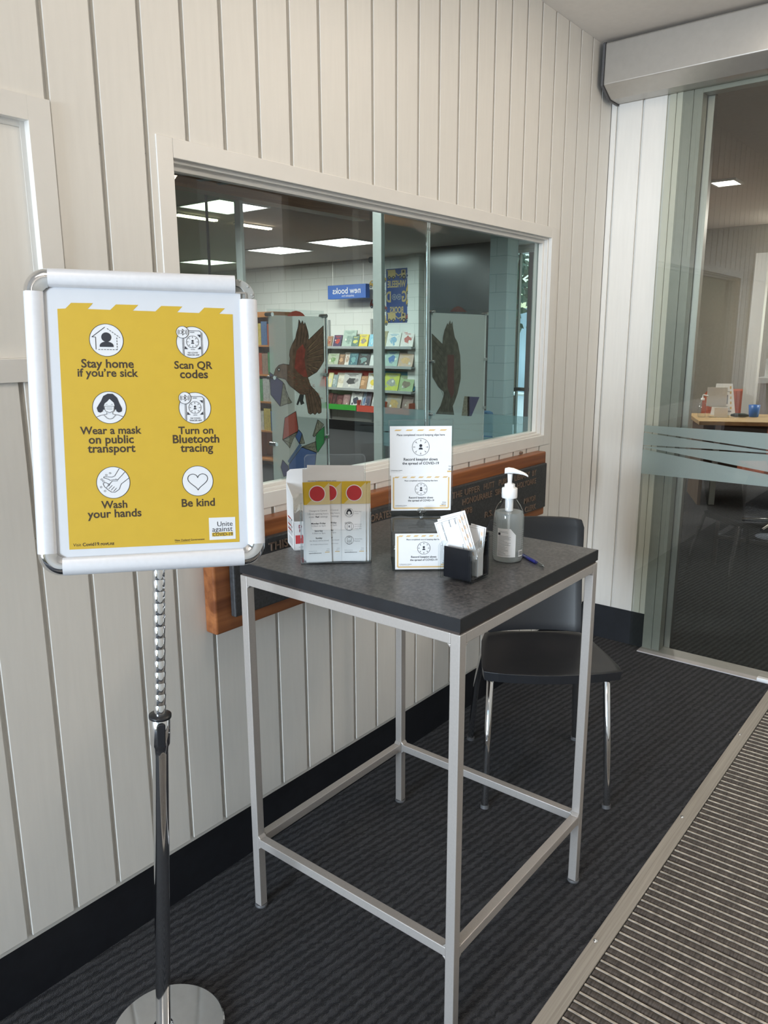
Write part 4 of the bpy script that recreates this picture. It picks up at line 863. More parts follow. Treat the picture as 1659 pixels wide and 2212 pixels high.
# ---- sanitiser bottle
bc = V((1.3125, -.6844, 1.0)); bR = .0385
sb = thing('sanitiser_bottle', 'clear pump bottle of hand sanitiser with white label on the table', 'pump bottle', tuple(bc))
b = MB(); b.lathe(bc, [(.030, 0), (.0355, .002), (.0378, .008), (bR, .03), (bR, .108), (.0375, .118), (.034, .130), (.0285, .142), (.0215, .1515), (.0185, .156), (.0175, .1605), (.0175, .164)], 48); b.build('bottle', M_ACRYL, sb)
b = MB(); b.lathe(bc, [(.029, .002), (.0345, .004), (.0366, .010), (.0373, .03), (.0373, .108), (.0362, .118), (.0335, .1262)], 48); b.build('gel', film('clear_gel', (.62, .65, .65), .40, .2), sb)
b = MB(); b.lathe(bc, [(.0188, .161), (.0192, .163), (.0192, .1838), (.0180, .1856), (.0128, .1858), (.0128, .194), (.0115, .1955), (.0062, .1957), (.0052, .2), (.0066, .2205)], 32); pu = b.build('pump', M_WPLAST, sb)
rt = V((.491, -.8712, 0)); dv_ = V((.8712, .491, 0)); hx = lambda p: bc + rt * p.x + dv_ * p.y + up * p.z
b = MB(hx); pr = []
sec = [(-.0135, .2235, .0035, .006), (-.0128, .226, .0085, .008), (-.004, .2275, .0105, .0088), (.008, .2268, .0098, .0078), (.020, .2242, .007, .0058), (.032, .2212, .0055, .0042), (.040, .2175, .0045, .0034), (.0435, .2145, .003, .0022)]
n = 14; vs = []
for x, z, ry, rz in sec: vs += [(x, ry * math.cos(2 * math.pi * j / n), z + rz * max(-.62, math.sin(2 * math.pi * j / n))) for j in range(n)]
b.add(vs, [(i * n + j, i * n + (j + 1) % n, (i + 1) * n + (j + 1) % n, (i + 1) * n + j) for i in range(len(sec) - 1) for j in range(n)], 0, True); b.add(vs, [tuple(range(n - 1, -1, -1)), tuple(range((len(sec) - 1) * n, len(sec) * n))])
hd_ = b.build('spout', M_WPLAST, pu); bmflip(hd_)
b = MB(hx); b.lathe(V((0, 0, 0)), [(.0100, .128), (.0100, .158), (.0085, .160)], 24); b.lathe(V((0, 0, 0)), [(.0062, .118), (.0068, .1275), (.0098, .129)], 20); b.cyl((0, 0, .012), (0, 0, .119), .0032, n=12); b.build('dip_tube', M_WPLAST, pu)
def arc(b, r, a0, a1, z0, z1, m, cut=0, n=20):
    vs = []; fc = math.atan2(-dv_.y, -dv_.x)
    for k in range(n + 1):
        t = fc + a0 + (a1 - a0) * k / n; zt = z1 - (cut * max(0, (k / n - .70) / .30) if cut else 0)
        vs += [bc + V((r * math.cos(t), r * math.sin(t), z0)), bc + V((r * math.cos(t), r * math.sin(t), zt))]
    b.add(vs, [(2 * k, 2 * k + 2, 2 * k + 3, 2 * k + 1) for k in range(n)], m, True)
b = MB(); arc(b, bR + .0004, -.72, .50, .018, .090, 0, cut=.016)
random.seed(5)
for j in range(22):
    z = .083 - j * .0029
    if j in (2, 3): arc(b, bR + .0007, -.66, -.50, z - .0012, z + .0018, 2); continue
    a = -.60 if j < 5 else -.66; e_ = a + (.55 + .6 * random.random()) * (.75 if j > 4 else .6); arc(b, bR + .0007, a, min(e_, .44), z - .0004, z + .0004, 1, n=8)
for j in range(16):
    z = .1 - j * .0055; arc(b, bR + .0003, -1.45, -.86, z - .0005, z + .0005, 1 if j > 1 else 2, n=6)
    if j > 1: arc(b, bR + .0003, .66, 1.25, z - .0005 - .004, z + .0005 - .004, 1, n=6)
arc(b, bR + .0005, .74, 1.12, .018, .034, 0, n=6)
for k in range(7): arc(b, bR + .0008, .78 + k * .045, .80 + k * .045, .021, .032, 2, n=2)
b.build('label_print', [M_WHITE, M_GREYPR, M_INK], sb)

# ---- pen
p0, p1 = V((1.3049, -.7912, 1.0042)), V((1.375, -.6808, 1.0047)); pd = (p1 - p0).normalized(); L_ = (p1 - p0).length
pe = thing('ballpoint_pen', 'blue and clear ballpoint pen lying right of the sanitiser bottle', 'pen', tuple(p0))
at = lambda t: p0 + pd * t
b = MB(); b.tube([at(.040), at(L_ - .002), at(L_)], [.0042, .0042, .003], 16); b.build('barrel', mat('blue_barrel', (.015, .018, .17), .25), pe)
b = MB(); b.tube([at(.004), at(.010), at(.041)], [.0022, .0038, .0042], 16); b.build('grip', M_ACRYLEDGE, pe)
b = MB(); b.tube([at(0), at(.004), at(.0075)], [.0006, .0016, .003], 12); b.build('tip', M_CHROME, pe)
PB = {'bird':[(1.2882,1.4298),(1.2864,1.4398),(1.295,1.4577),(1.3083,1.4679),(1.327,1.4714),(1.3527,1.4677),(1.3568,1.4861),(1.3539,1.4962),(1.357,1.5128),(1.3672,1.5294),(1.3822,1.5477),(1.3867,1.5628),(1.3957,1.5828),(1.3989,1.6029),(1.4035,1.5979),(1.4066,1.5896),(1.4142,1.6004),(1.4196,1.5871),(1.4248,1.5949),(1.4321,1.5798),(1.4375,1.5663),(1.44,1.5528),(1.4381,1.5419),(1.508,1.5864),(1.5072,1.4758),(1.4884,1.4552),(1.4725,1.4417),(1.4545,1.4353),(1.4365,1.4284),(1.4315,1.4275),(1.4431,1.4009),(1.4755,1.3745),(1.4879,1.356),(1.491,1.3379),(1.4902,1.3127),(1.4786,1.3093),(1.4709,1.3142),(1.4603,1.3078),(1.4503,1.3139),(1.4399,1.3101),(1.43,1.3154),(1.4235,1.3459),(1.4181,1.3742),(1.3997,1.3752),(1.3806,1.3867),(1.3524,1.4052),(1.3343,1.4246),(1.3204,1.4285),(1.302,1.4316),(1.2968,1.4384),(1.2907,1.4347)],'feet':[(1.3948,1.3762),(1.3789,1.3453),(1.3861,1.3421),(1.394,1.3548),(1.3985,1.3423),(1.4085,1.3451),(1.4145,1.3465),(1.4089,1.3556),(1.4135,1.3727)],'patch':[(1.4005,1.5207),(1.413,1.5291),(1.4246,1.512),(1.4187,1.4848),(1.4226,1.4572),(1.4315,1.4275),(1.4117,1.43),(1.3878,1.4446),(1.3738,1.4587),(1.3797,1.4856),(1.3855,1.5091)],'lines':[[(1.4297,1.5153),(1.5074,1.5667)],[(1.4318,1.5051),(1.5093,1.5424)],[(1.4315,1.4965),(1.5085,1.5179)],[(1.4287,1.4863),(1.5053,1.497)],[(1.4282,1.4743),(1.4995,1.4778)],[(1.4278,1.4639),(1.4833,1.4554)],[(1.4299,1.4535),(1.4648,1.4402)],[(1.3985,1.5929),(1.386,1.5226)],[(1.4129,1.5897),(1.4007,1.5258)],[(1.4248,1.5831),(1.4131,1.5325)],[(1.4339,1.5629),(1.4252,1.5256)],[(1.4356,1.4012),(1.4529,1.3155)],[(1.4454,1.3938),(1.471,1.316)],[(1.4553,1.3862),(1.487,1.3274)],[(1.4274,1.3842),(1.4402,1.3165)]],'eye':[(1.3082,1.455)],'b1c':[(1.2701,1.4486),(1.3246,1.4166),(1.3082,1.3449),(1.2714,1.3825)],'b1p':[(1.3245,1.4149),(1.3313,1.4096),(1.3415,1.3717),(1.3598,1.3535),(1.3501,1.3507),(1.3358,1.3499),(1.3096,1.3448)],'b2c':[(1.3268,1.3077),(1.3757,1.3247),(1.3834,1.2716),(1.3804,1.2596),(1.3144,1.2416)],'b2p':[(1.3144,1.2416),(1.3805,1.2613),(1.3599,1.2387),(1.3442,1.2123),(1.3305,1.2278)],'b2d':[(1.37,1.2448),(1.3856,1.2662),(1.4,1.2524),(1.3863,1.2219)],'b2e':[(1.4,1.2524),(1.4103,1.22),(1.3873,1.2218)],'b3c':[(1.4597,1.2104),(1.4635,1.2464),(1.5035,1.2663),(1.5019,1.2133),(1.4693,1.1838)],'b3p':[(1.4727,1.2907),(1.5011,1.272),(1.4554,1.2363),(1.4478,1.2407)],'b4c':[(1.3372,1.1602),(1.3959,1.2101),(1.464,1.1844),(1.4611,1.1738),(1.4577,1.1522),(1.446,1.1132),(1.3407,1.1278)],'b4l':[(1.3035,1.1575),(1.3116,1.1793),(1.3346,1.157),(1.3382,1.1281),(1.314,1.1262)],'b4p':[(1.3959,1.2101),(1.4626,1.221),(1.464,1.1844)],'sun':[(1.3495,1.6125),(1.3592,1.6202),(1.3712,1.6261),(1.3879,1.6291),(1.4046,1.6269),(1.418,1.6216),(1.427,1.6141)],'bird2':[(2.1047,1.5631),(2.1756,1.5236),(2.1784,1.5482),(2.188,1.5747),(2.2079,1.6032),(2.2116,1.5938),(2.2249,1.6129),(2.2323,1.5978),(2.241,1.6094),(2.2467,1.5827),(2.2597,1.5482),(2.2803,1.5287),(2.3,1.4776),(2.3053,1.4261),(2.3067,1.3862),(2.2865,1.3311),(2.2623,1.2925),(2.2518,1.2812),(2.2636,1.2462),(2.1369,1.2598),(2.1672,1.2869),(2.1904,1.3286),(2.188,1.3424),(2.1519,1.3617),(2.1278,1.3859),(2.1108,1.4018)],'red2':[(2.211,1.4831),(2.2567,1.4823),(2.2611,1.3325),(2.2438,1.3096),(2.2141,1.3587)],'bk2':[(2.319,1.2379),(2.3387,1.3161),(2.3766,1.3118),(2.3797,1.2311)],'bk2b':[(2.3614,1.3127),(2.4546,1.3052),(2.3952,1.2299),(2.3644,1.2323)],'sun2':[(2.224,1.6469),(2.2514,1.6627),(2.2795,1.6692),(2.3083,1.6643),(2.3453,1.6479)]}
ROWS = {1: [(7.556,7.438,0.178),(7.42,7.234,0.195),(7.232,6.938,0.276),(6.999,6.837,0.179),(6.862,6.653,0.202),(6.644,6.521,0.201),(6.529,6.382,0.211),(6.382,6.269,0.253),(6.31,6.222,0.198),(6.261,5.978,0.226),(5.986,5.725,0.253)],2: [(7.554,7.293,0.192),(7.312,7.17,0.181),(7.196,7.047,0.213),(7.065,6.867,0.207),(6.884,6.622,0.214),(6.631,6.303,0.209),(6.295,6.024,0.253),(6.048,5.731,0.218)],3: [(7.563,7.454,0.253),(7.519,7.347,0.221),(7.391,7.177,0.257),(7.212,6.82,0.267),(6.907,6.685,0.219),(6.71,6.345,0.275),(6.329,6.016,0.285),(6.048,5.728,0.257)],4: [(7.536,7.444,0.19),(7.454,7.363,0.186),(7.363,7.193,0.169),(7.192,7.042,0.181),(7.032,6.781,0.258),(6.782,6.697,0.242),(6.696,6.578,0.257),(6.562,6.47,0.236),(6.355,6.257,0.231),(6.257,5.945,0.233),(5.937,5.719,0.214)]}

# ================================================================== BEHIND THE WINDOW: hanging bird panel, and a mirrored one built for the reflection
def bird_panel(x0, x1, ztop, zbot, label, second):
    t = thing('bird_panel', label, 'display panel', ((x0 + x1) / 2, .121, (ztop + zbot) / 2))
    f = fr2((0, .118, 0), (1, 0, 0), (0, 0, 1))
    b = MB(); b.box(x0, x1, .119, .124, zbot, ztop); b.build('clear_sheet', glass('panel_sheet', (.90, .93, .93), 1.45), t)
    b = MB(); b.rect(f, x0, x1, zbot, ztop - (.018 if not second else .02), 0); b.build('pale_backing', M_PANELFILM, t)
    b = MB()
    if not second:
        b.poly(f, PB['sun'], 3, 5); b.poly(f, PB['bird'], 4, 0); b.poly(f, PB['feet'], 3, 6); b.poly(f, PB['patch'], 5, 2)
        for l in PB['lines']: b.line(f, l[0], l[1], .0016, 6, 1)
        for l in PB['lines'][:7]: b.line(f, (l[0][0] + .01, l[0][1] + .002), (l[1][0] - .008, l[1][1] - .004), .0042, 5, 3)
        random.seed(11)
        for k in range(70):
            u, v_ = random.random(), random.random(); x = 1.335 + .10 * u + .06 * v_; z = 1.455 - .075 * v_ + .02 * u - .04 * u
            b.ring(f, x, z, .0045, .0011, 7, 3 if k % 3 else 2, 7, 3.3, 5.9)
        b.disc(f, *PB['eye'][0], .0062, 6, 1, 18); b.disc(f, *PB['eye'][0], .0022, 7, 9, 10)
        b.path(f, PB['bird'], .0016, 6, 1, True)
        for c, p, m in (('b1c', 'b1p', 4), ('b2c', 'b2p', 5), ('b2d', 'b2e', 7), ('b3c', 'b3p', 8), ('b4c', 'b4p', 7), ('b4l', None, 4)):
            b.poly(f, PB[c], 3, m); b.path(f, PB[c], .0017, 5, 1, True)
            if p:
                b.poly(f, PB[p], 4, 10); b.path(f, PB[p], .0015, 5, 1, True); q = PB[p]; cxx, czz = sum(a for a, _ in q) / len(q), sum(c_ for _, c_ in q) / len(q)
                for k in range(1, 5):
                    i = k % len(q); b.line(f, q[0], ((q[i][0] + q[(i + 1) % len(q)][0]) / 2, (q[i][1] + q[(i + 1) % len(q)][1]) / 2), .0010, 5, 1)
        b.path(f, [(1.337, 1.168), (1.3935, 1.219)], .012, 4, 11); 
    else:
        b.poly(f, PB['bird2'], 3, 12); b.poly(f, PB['red2'], 4, 13); b.path(f, PB['bird2'], .0016, 5, 1, True); b.poly(f, PB['bk2'], 3, 10); b.poly(f, PB['bk2b'], 3, 4)
        for k in range(7): b.line(f, (2.118 + .004 * k, 1.535 - .025 * k), (2.19, 1.49 - .028 * k), .0012, 5, 1)
        for k in range(4): b.line(f, (2.215 + .007 * k, 1.58), (2.225 + .008 * k, 1.50), .0012, 5, 1)
        for k in range(4): b.line(f, (2.17 + .02 * k, 1.262), (2.20 + .015 * k, 1.34), .0012, 5, 1)
        b.poly(f, PB['sun2'], 3, 13)
    b.build('bird_print', [mat('bird_brown', (.150, .080, .052), .6, var=.35, scale=60), mat('bird_dark', (.015, .012, .012), .6), mat('bird_red', (.30, .048, .035), .6, var=.3, scale=80), mat('bird_tan', (.26, .15, .085), .6, var=.3), mat('book_violet', (.065, .062, .17), .6), mat('book_red', (.42, .07, .05), .6), mat('claw_dark', (.022, .025, .028), .6), mat('book_blue', (.07, .13, .36), .6), mat('book_green', (.03, .26, .08), .6), M_WHITE, mat('page_grey', (.24, .225, .18), .7, var=.3, scale=200), mat('book_blue_light', (.09, .15, .30), .6), mat('bird_reflected_brown', (.085, .082, .065), .6, var=.4, scale=50), mat('bird_reflected_red', (.11, .035, .035), .6)], t)  # second bird is darker: the dimness of its reflection is put into the colours
    for xx in ((x1 + .012,) if not second else (x0 - .012, x0 - .024, x1 + .006)):
        zt = ztop - .01 if not second else (1.985 if xx < x0 else ztop - .02)
        b = MB(); b.cyl((xx, .122, zbot), (xx, .122, zt), .0042, n=12); b.build('hanging_rod', M_CHROME, t)
    for z in (ztop - .016, ztop - .20, ztop - .40):
        for xx in (x0 + .004, x1 - .004):
            b = MB(); b.cyl((xx, .104, z), (xx, .132, z), .006, n=14); b.build('standoff', M_CHROME, t)
bird_panel(1.274, 1.514, 1.632, 1.075, 'hanging clear panel printed with a brown parrot over tumbling books, behind the window', False)
bird_panel(2.101, 2.489, 1.660, 1.075, 'reflected bird panel, built as a darker hanging panel at the right of the window, bird facing the other way', True)
# ================================================================== LIBRARY ROOM: mirror view in the window, built as a real room behind the glass
XB = 9.7
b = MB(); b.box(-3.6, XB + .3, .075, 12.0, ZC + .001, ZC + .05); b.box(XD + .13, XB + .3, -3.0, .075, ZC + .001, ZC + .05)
struct(b.build('ceiling_library', mat('library_ceiling', (.60, .53, .48), .8, var=.03)), 'grey-brown library ceiling, built behind the window for its reflected view', 'ceiling')
b = MB(); b.box(XB, XB + .2, 4.35, 12.0, 0, ZC); b.box(XB, XB + .2, 3.1, 4.35, 2.72, ZC)
b.box(XB - .14, XB, 5.66, 5.87, 0, ZC)
struct(b.build('wall_library', M_BLOCK), 'pale painted block wall of the library', 'wall')
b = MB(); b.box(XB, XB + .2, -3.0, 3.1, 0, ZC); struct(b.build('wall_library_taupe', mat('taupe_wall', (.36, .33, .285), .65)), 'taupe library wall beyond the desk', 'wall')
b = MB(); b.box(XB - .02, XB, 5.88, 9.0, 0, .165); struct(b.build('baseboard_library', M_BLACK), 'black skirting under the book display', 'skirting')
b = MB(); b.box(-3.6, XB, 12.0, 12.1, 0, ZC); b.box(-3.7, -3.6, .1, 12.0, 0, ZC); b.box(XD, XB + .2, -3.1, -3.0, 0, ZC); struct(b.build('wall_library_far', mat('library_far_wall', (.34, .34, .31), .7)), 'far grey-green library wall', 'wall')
b = MB(); b.box(8.0, 8.25, 3.216, 3.455, 0, ZC); struct(b.build('pillar', block_mat('teal_white_block', (.62, .78, .82), (.42, .56, .60), .36, .19)), 'pale block pillar at the right of the window view', 'pillar')  # white blocks with the teal reflection tint put into their colour
b = MB(); b.box(9.05, 9.15, 3.72, 5.12, 0, ZC); struct(b.build('wall_partition', mat('dark_partition', (.065, .075, .082), .22, var=.25, scale=1.5)), 'dark glossy partition right of the book display', 'wall')  # bluish tone stands in for the teal window reflection
# street of the window reflection, built as real things past the pillar
b = MB(); frame4(b, 0, 1, 0, 1, 0, 0, 0, 0, 0, 0) if False else None
b.box(XB + .02, XB + .08, 3.1, 3.16, 0, 2.72); b.box(XB + .02, XB + .08, 3.80, 3.87, 0, 2.72); b.box(XB + .02, XB + .08, 4.005, 4.02, 0, 2.72); b.box(XB + .02, XB + .08, 4.29, 4.35, 0, 2.72); b.box(XB + .02, XB + .08, 3.1, 4.35, .0, .06); b.box(XB + .02, XB + .08, 3.1, 4.35, .80, .85)
w2 = struct(b.build('window_2', mat('dark_window_frame', (.05, .06, .06), .5)), 'street window of the library, added for the reflected street', 'window')
b = MB(); b.box(XB + .045, XB + .055, 3.1, 4.35, .03, 2.72); b.build('pane', M_PANE, w2)
b = MB(); b.box(XB + .25, 40, -10, 30, -.12, -.02); struct(b.build('street_ground', mat('pale_paving', (.48, .48, .47), .9)), 'pale paving outside', 'paving')
tr_ = thing('street_tree', 'young street tree with dark leaves outside the library window', 'tree', (12.4, 5.55, -.02))
b = MB(); b.tube([(12.4, 5.55, -.02), (12.42, 5.56, 1.2), (12.38, 5.54, 2.2), (12.4, 5.5, 3.0)], [.07, .06, .05, .03], 10); b.build('trunk', mat('bark', (.10, .075, .05), .9, var=.3), tr_)
random.seed(21); b = MB()
for k in range(520):
    th, ph, r_ = random.random() * 6.28, math.acos(2 * random.random() - 1), 1.15 * random.random() ** .4
    c = V((12.4 + r_ * math.sin(ph) * math.cos(th), 5.5 + r_ * math.sin(ph) * math.sin(th), 2.75 + .95 * r_ * math.cos(ph))); a = V((random.gauss(0, 1), random.gauss(0, 1), random.gauss(0, 1))).normalized(); d = a.cross(V((random.gauss(0, 1), .3, .5))).normalized(); s_ = .055 + .05 * random.random()
    b.add([c - a * s_ * 1.5, c - d * s_ * .7, c + a * s_ * 1.5, c + d * s_ * .7], [(0, 1, 2, 3)])
b.build('crown', mat('leaf_green', (.045, .085, .045), .6, var=.3, scale=5), tr_)
b = MB(); b.box(20, 26, 5.5, 14, -.02, 1.9); b.prism(fr2((20, 5.2, 1.9), (0, 1, 0), (0, 0, 1)), [(0, 0), (9, 0), (8.4, .5), (.6, .5)], -6); tag(b.build('street_building', mat('grey_shopfront', (.50, .55, .58), .7, var=.3, scale=.8), loc=(20, 8, 0)), 'low grey shopfront across the street behind the tree', 'building')
b = MB(); b.tube([(11.0, 3.9, .62), (11.0, 5.6, .70)], .03, 8); b.cyl((11.0, 4.0, -.02), (11, 4.0, .62), .02); b.cyl((11.0, 5.5, -.02), (11, 5.5, .70), .02); tag(b.build('handrail', M_WPLAST, loc=(11, 4.7, 0)), 'white handrail outside below the street tree', 'handrail')
b = MB(); b.box(11.6, 11.66, 4.72, 4.78, -.02, 2.0); tag(b.build('white_post', M_WPLAST, loc=(11.6, 4.75, 0)), 'white upright post outside in front of the street tree', 'post')

# sliding door reflected in the window, built as a real glass screen
gsn = thing('reflected_door', 'reflection of the sliding door with frosted band and pale post, built as teal glass behind the right half of the window', 'glass screen', (XD, .75, 0))
b = MB(); b.box(XD + .0, XD + .008, .09, 1.43, .02, 2.62); b.build('screen_glass', M_TEAL, gsn)
f = fr2((XD - .001, 0, 0), (0, -1, 0), (0, 0, 1)); b = MB()
for k in range(24):
    a0, a1 = -1.43 + 1.34 * k / 24, -1.43 + 1.34 * (k + 1) / 24; c0, c1 = .985 + .03 * math.sin((a0 + 1.4) * 1.5), .985 + .03 * math.sin((a1 + 1.4) * 1.5)
    b.poly(f, [(a0, .900), (a1, .900), (a1, c1 - .004), (a0, c0 - .004)], 0); b.poly(f, [(a0, c0 + .004), (a1, c1 + .004), (a1, 1.137), (a0, 1.137)], 0)
b.build('frosted_band', M_FROST2, gsn)
b = MB(); b.box(XD - .02, XD + .03, 1.365, 1.43, .01, 2.72) if False else b.box(XD - .012, XD + .02, 1.366, 1.434, .8, 2.62); b.box(XD - .012, XD + .02, 1.366, 1.434, .01, .8); b.build('end_stile', mat('pale_teal_metal', (.50, .58, .57), .4, metal=.2), gsn, bevel=.003)
sl_ = thing('reflected_sidelight', 'reflection of the other door leaf, built as a narrow greenish glass sidelight with a pale post, upper left of the window view', 'glass screen', (XD, 2.8, 0))  # reflected door leaf, modelled as real glass and post
b = MB(); b.box(XD, XD + .008, 2.66, 3.6, .02, 2.62); b.build('screen_glass', glass('green_glass', (.74, .82, .72), 1.5), sl_)
b = MB(); b.box(XD - .01, XD + .02, 2.595, 2.655, .01, 2.62); b.build('end_stile', MATS['pale_teal_metal'], sl_, bevel=.003)
b = MB(); b.box(XD - .004, XD + .012, 2.955, 2.967, .02, 2.62); b.build('joint_line', M_DARKGAP, sl_)
# timber beam and round ceiling vent
b = MB(); b.box(1.0, 4.6, 2.5, 2.62, 2.46, 2.56); tag(b.build('ceiling_beam', wood_mat('beam_timber', (.16, .075, .035), (.27, .14, .07)), loc=(3, 2.56, 2.5)), 'reddish timber beam under the ceiling at the top left of the window view', 'beam')
cv = thing('round_ceiling_vent', 'large round white ceiling diffuser at the top left corner of the window view', 'ceiling vent', (2.75, 2.28, 2.47))
for nm, prf, m_ in (('centre_disc', [(.0, .0), (.16, .0), (.18, .02)], M_WPLAST), ('vent_ring', [(.24, -.005), (.27, -.012), (.30, .01)], mat('teal_grey_vent', (.30, .36, .35), .5)), ('outer_ring', [(.38, -.005), (.41, -.012), (.45, .02)], MATS['teal_grey_vent'])):
    b = MB(); b.lathe((2.72, 2.36, 2.52), prf, 36, caps=False); b.build(nm, m_, cv)
b = MB(); b.cyl((2.72, 2.36, 2.525), (2.72, 2.36, ZC), .16, n=30); b.build('vent_neck', MATS['teal_grey_vent'], cv)
# ceiling lights
LL = ['square ceiling light nearest the book display, left of the new books sign', 'brightest square ceiling light, above the blue new books sign', 'square ceiling light far left behind the reflected sidelight', 'square ceiling light showing as a thin sliver beside the pale post', 'unseen fill light added outside the window view on the near side', 'square library ceiling light behind the notice poster', 'square ceiling light at the far right of the library', 'square ceiling light over the desk end of the library']
def ceil_light(x, y, sx, sy, label):
    t = thing('ceiling_light', label, 'ceiling light', (x, y, ZC - .02), 'square ceiling lights in the library')
    b = MB(); frame4(b, -1, 1, -1, 1, 0, 0, 0, 0, 0, 0) if False else None
    b.box(x - sx - .02, x + sx + .02, y - sy - .02, y - sy, ZC - .016, ZC + .0005); b.box(x - sx - .02, x + sx + .02, y + sy, y + sy + .02, ZC - .016, ZC + .0005); b.box(x - sx - .02, x - sx, y - sy, y + sy, ZC - .016, ZC + .0005); b.box(x + sx, x + sx + .02, y - sy, y + sy, ZC - .016, ZC + .0005)
    b.build('light_frame', M_WPLAST, t)
    b = MB(); b.box(x - sx, x + sx, y - sy, y + sy, ZC - .012, ZC); b.build('diffuser', M_LAMP, t)
for (x, y), lb in list(zip(LIB_PANELS, LL))[:2]: ceil_light(x, y, .33, .33, lb)
ceil_light(4.9, 4.6, .3, .3, LL[2]); ceil_light(8.3, 9.1, .33, .33, LL[3])
ceil_light(6.82, .465, .11, .09, 'small rectangular ceiling light seen through the sliding door')
for i, (x, y, lb) in enumerate(((5.13, 5.31, 'left of two reflected warm tube lights high in the window view'), (5.95, 5.34, 'right of two reflected warm tube lights high in the window view'))):  # reflected lobby strip lamps, built as real tubes in the library
    t = thing('tube_light', lb, 'tube light', (x, y, 2.8), 'warm tube lights'); b = MB(); b.box(x - .25, x + .25, y - .03, y + .03, 2.79, 2.806); b.build('tube', M_WARMLAMP, t); b = MB(); b.box(x - .27, x + .27, y - .04, y + .04, 2.8062, ZC); b.build('housing', M_WPLAST, t)
# new books sign, hung on wires, a reflection built as real, so its lettering is reversed
ns = thing('hanging_sign', 'blue hanging sign with reversed white new books lettering above the shelves', 'sign', (9.4, 7.2, 2.3))
fw = fr2((9.35, 0, 0), (0, -1, 0), (0, 0, 1))
ky = lambda y: -1.61 + (y + 1.61) * (9.35 + .33) / (9.7 + .33)
sy0_, sy1_ = -ky(7.693), -ky(6.844); sz0, sz1 = 2.188, 2.405
b = MB(); b.prism(fw, [(sy0_, sz0), (sy1_, sz0), (sy1_, sz1), (sy0_, sz1)], .10); b.build('sign_box', mat('sign_blue', (.035, .13, .47), .4), ns, bevel=.004)
b = MB(); cc_ = (sy0_ + sy1_) / 2; b.text(fw, 'new books', cc_, 2.315, width=.60, m=0, mirror=True, layer=4, bold=.012); b.text(fw, 'pukapuka hou', cc_ + .03, 2.235, width=.26, m=0, mirror=True, layer=4); b.build('lettering', M_WHITE, ns)
for a in (sy0_ + .07, sy1_ - .09): b = MB(); b.cyl(fw[0] + fw[1] * a + V((.05, 0, sz1)), fw[0] + fw[1] * a + V((.05, 0, ZC)), .003, n=6); b.build('hanging_wire', M_STEEL, ns)
# reflected wheelie good books poster and vehicle stickers, built as real things
fwp = fr2((XB - .002, 0, 0), (0, -1, 0), (0, 0, 1))
bn_ = thing('wall_poster', 'tall blue wall poster with reversed Wheelie Good Books lettering and yellow trucks', 'poster', (XB, 6.2, 2.2))
b = MB(); b.rect(fwp, -6.411, -5.985, 1.799, 2.635, 1, 0); c = -6.198
MT = [mat('poster_navy', (.020, .058, .22), .5), mat('truck_sand', (.50, .37, .16), .6), M_INK, mat('wheel_grey', (.34, .35, .36), .5)]
def truck(b, fr, a, z, k, L, ms, mw):
    b.rect(fr, a - .17 * k, a - .02 * k, z, z + .085 * k, L, ms); b.poly(fr, [(a - .17 * k, z + .085 * k), (a - .19 * k, z + .11 * k), (a - .03 * k, z + .11 * k), (a - .02 * k, z + .085 * k)], L, ms)
    b.rect(fr, a + .09 * k, a + .17 * k, z, z + .10 * k, L, ms); b.path(fr, [(a - .02 * k, z + .06 * k), (a + .03 * k, z + .02 * k), (a + .09 * k, z + .04 * k)], .016 * k, L, ms)
    for x, r in ((-.14, .026), (-.06, .026), (.07, .02), (.14, .034)): b.disc(fr, a + x * k, z - .005 * k, r * k, L + 1, mw, 16); b.disc(fr, a + x * k, z - .005 * k, r * .4 * k, L + 2, ms, 10)
    b.rect(fr, a + .11 * k, a + .15 * k, z + .055 * k, z + .09 * k, L + 1, mw)
truck(b, fwp, c, 2.505, 1.05, 6, 1, 2); truck(b, fwp, c, 1.845, 1.05, 6, 1, 2)
b.text(fwp, 'WHEELIE', c, 2.40, width=.37, height=.098, m=1, mirror=True, layer=6, bold=.03); b.text(fwp, 'G', c + .155, 2.205, height=.16, m=1, mirror=True, layer=6, bold=.03, hscale=.62); b.text(fwp, 'D', c - .165, 2.205, height=.16, m=1, mirror=True, layer=6, bold=.03, hscale=.62); b.text(fwp, 'BOOKS', c, 2.0, width=.27, height=.095, m=1, mirror=True, layer=6, bold=.03)
for x in (.048, -.048):
    b.ring(fwp, c + x, 2.20, .046, .009, 6, 3, 24); b.disc(fwp, c + x, 2.20, .012, 6, 3, 12)
    for k in range(5): b.line(fwp, (c + x, 2.2), (c + x + .04 * math.cos(k * 1.257), 2.2 + .04 * math.sin(k * 1.257)), .007, 6, 3)
b.build('poster_sheet', MT, bn_)
DEC = [(6.679, 2.42, 'car', 'yellow'), (6.491, 2.49, 'car', 'yellow'), (6.5, 2.275, 'wheels', 'grey'), (6.665, 2.10, 'van', 'red'), (6.477, 2.04, 'car', 'red'), (6.462, 1.82, 'bus', 'yellow'), (5.925, 2.517, 'wheels', 'grey'), (5.925, 2.299, 'bus', 'yellow'), (5.925, 2.11, 'car', 'yellow'), (5.935, 1.884, 'plane', 'red')]
dl = ['yellow car sticker left of the poster, half behind the pale post', 'yellow car sticker beside the top left of the poster', 'grey bicycle-wheel sticker beside the left middle of the poster', 'dark red sticker left of the poster, partly behind the pale post', 'dark red car sticker beside the lower left of the poster', 'yellow school bus sticker at the bottom left corner of the poster', 'grey wheels sticker right of the poster top', 'yellow bus sticker right of the poster, upper middle', 'yellow car sticker right of the poster, lower middle', 'red vehicle sticker overlapping the bottom right edge of the poster']
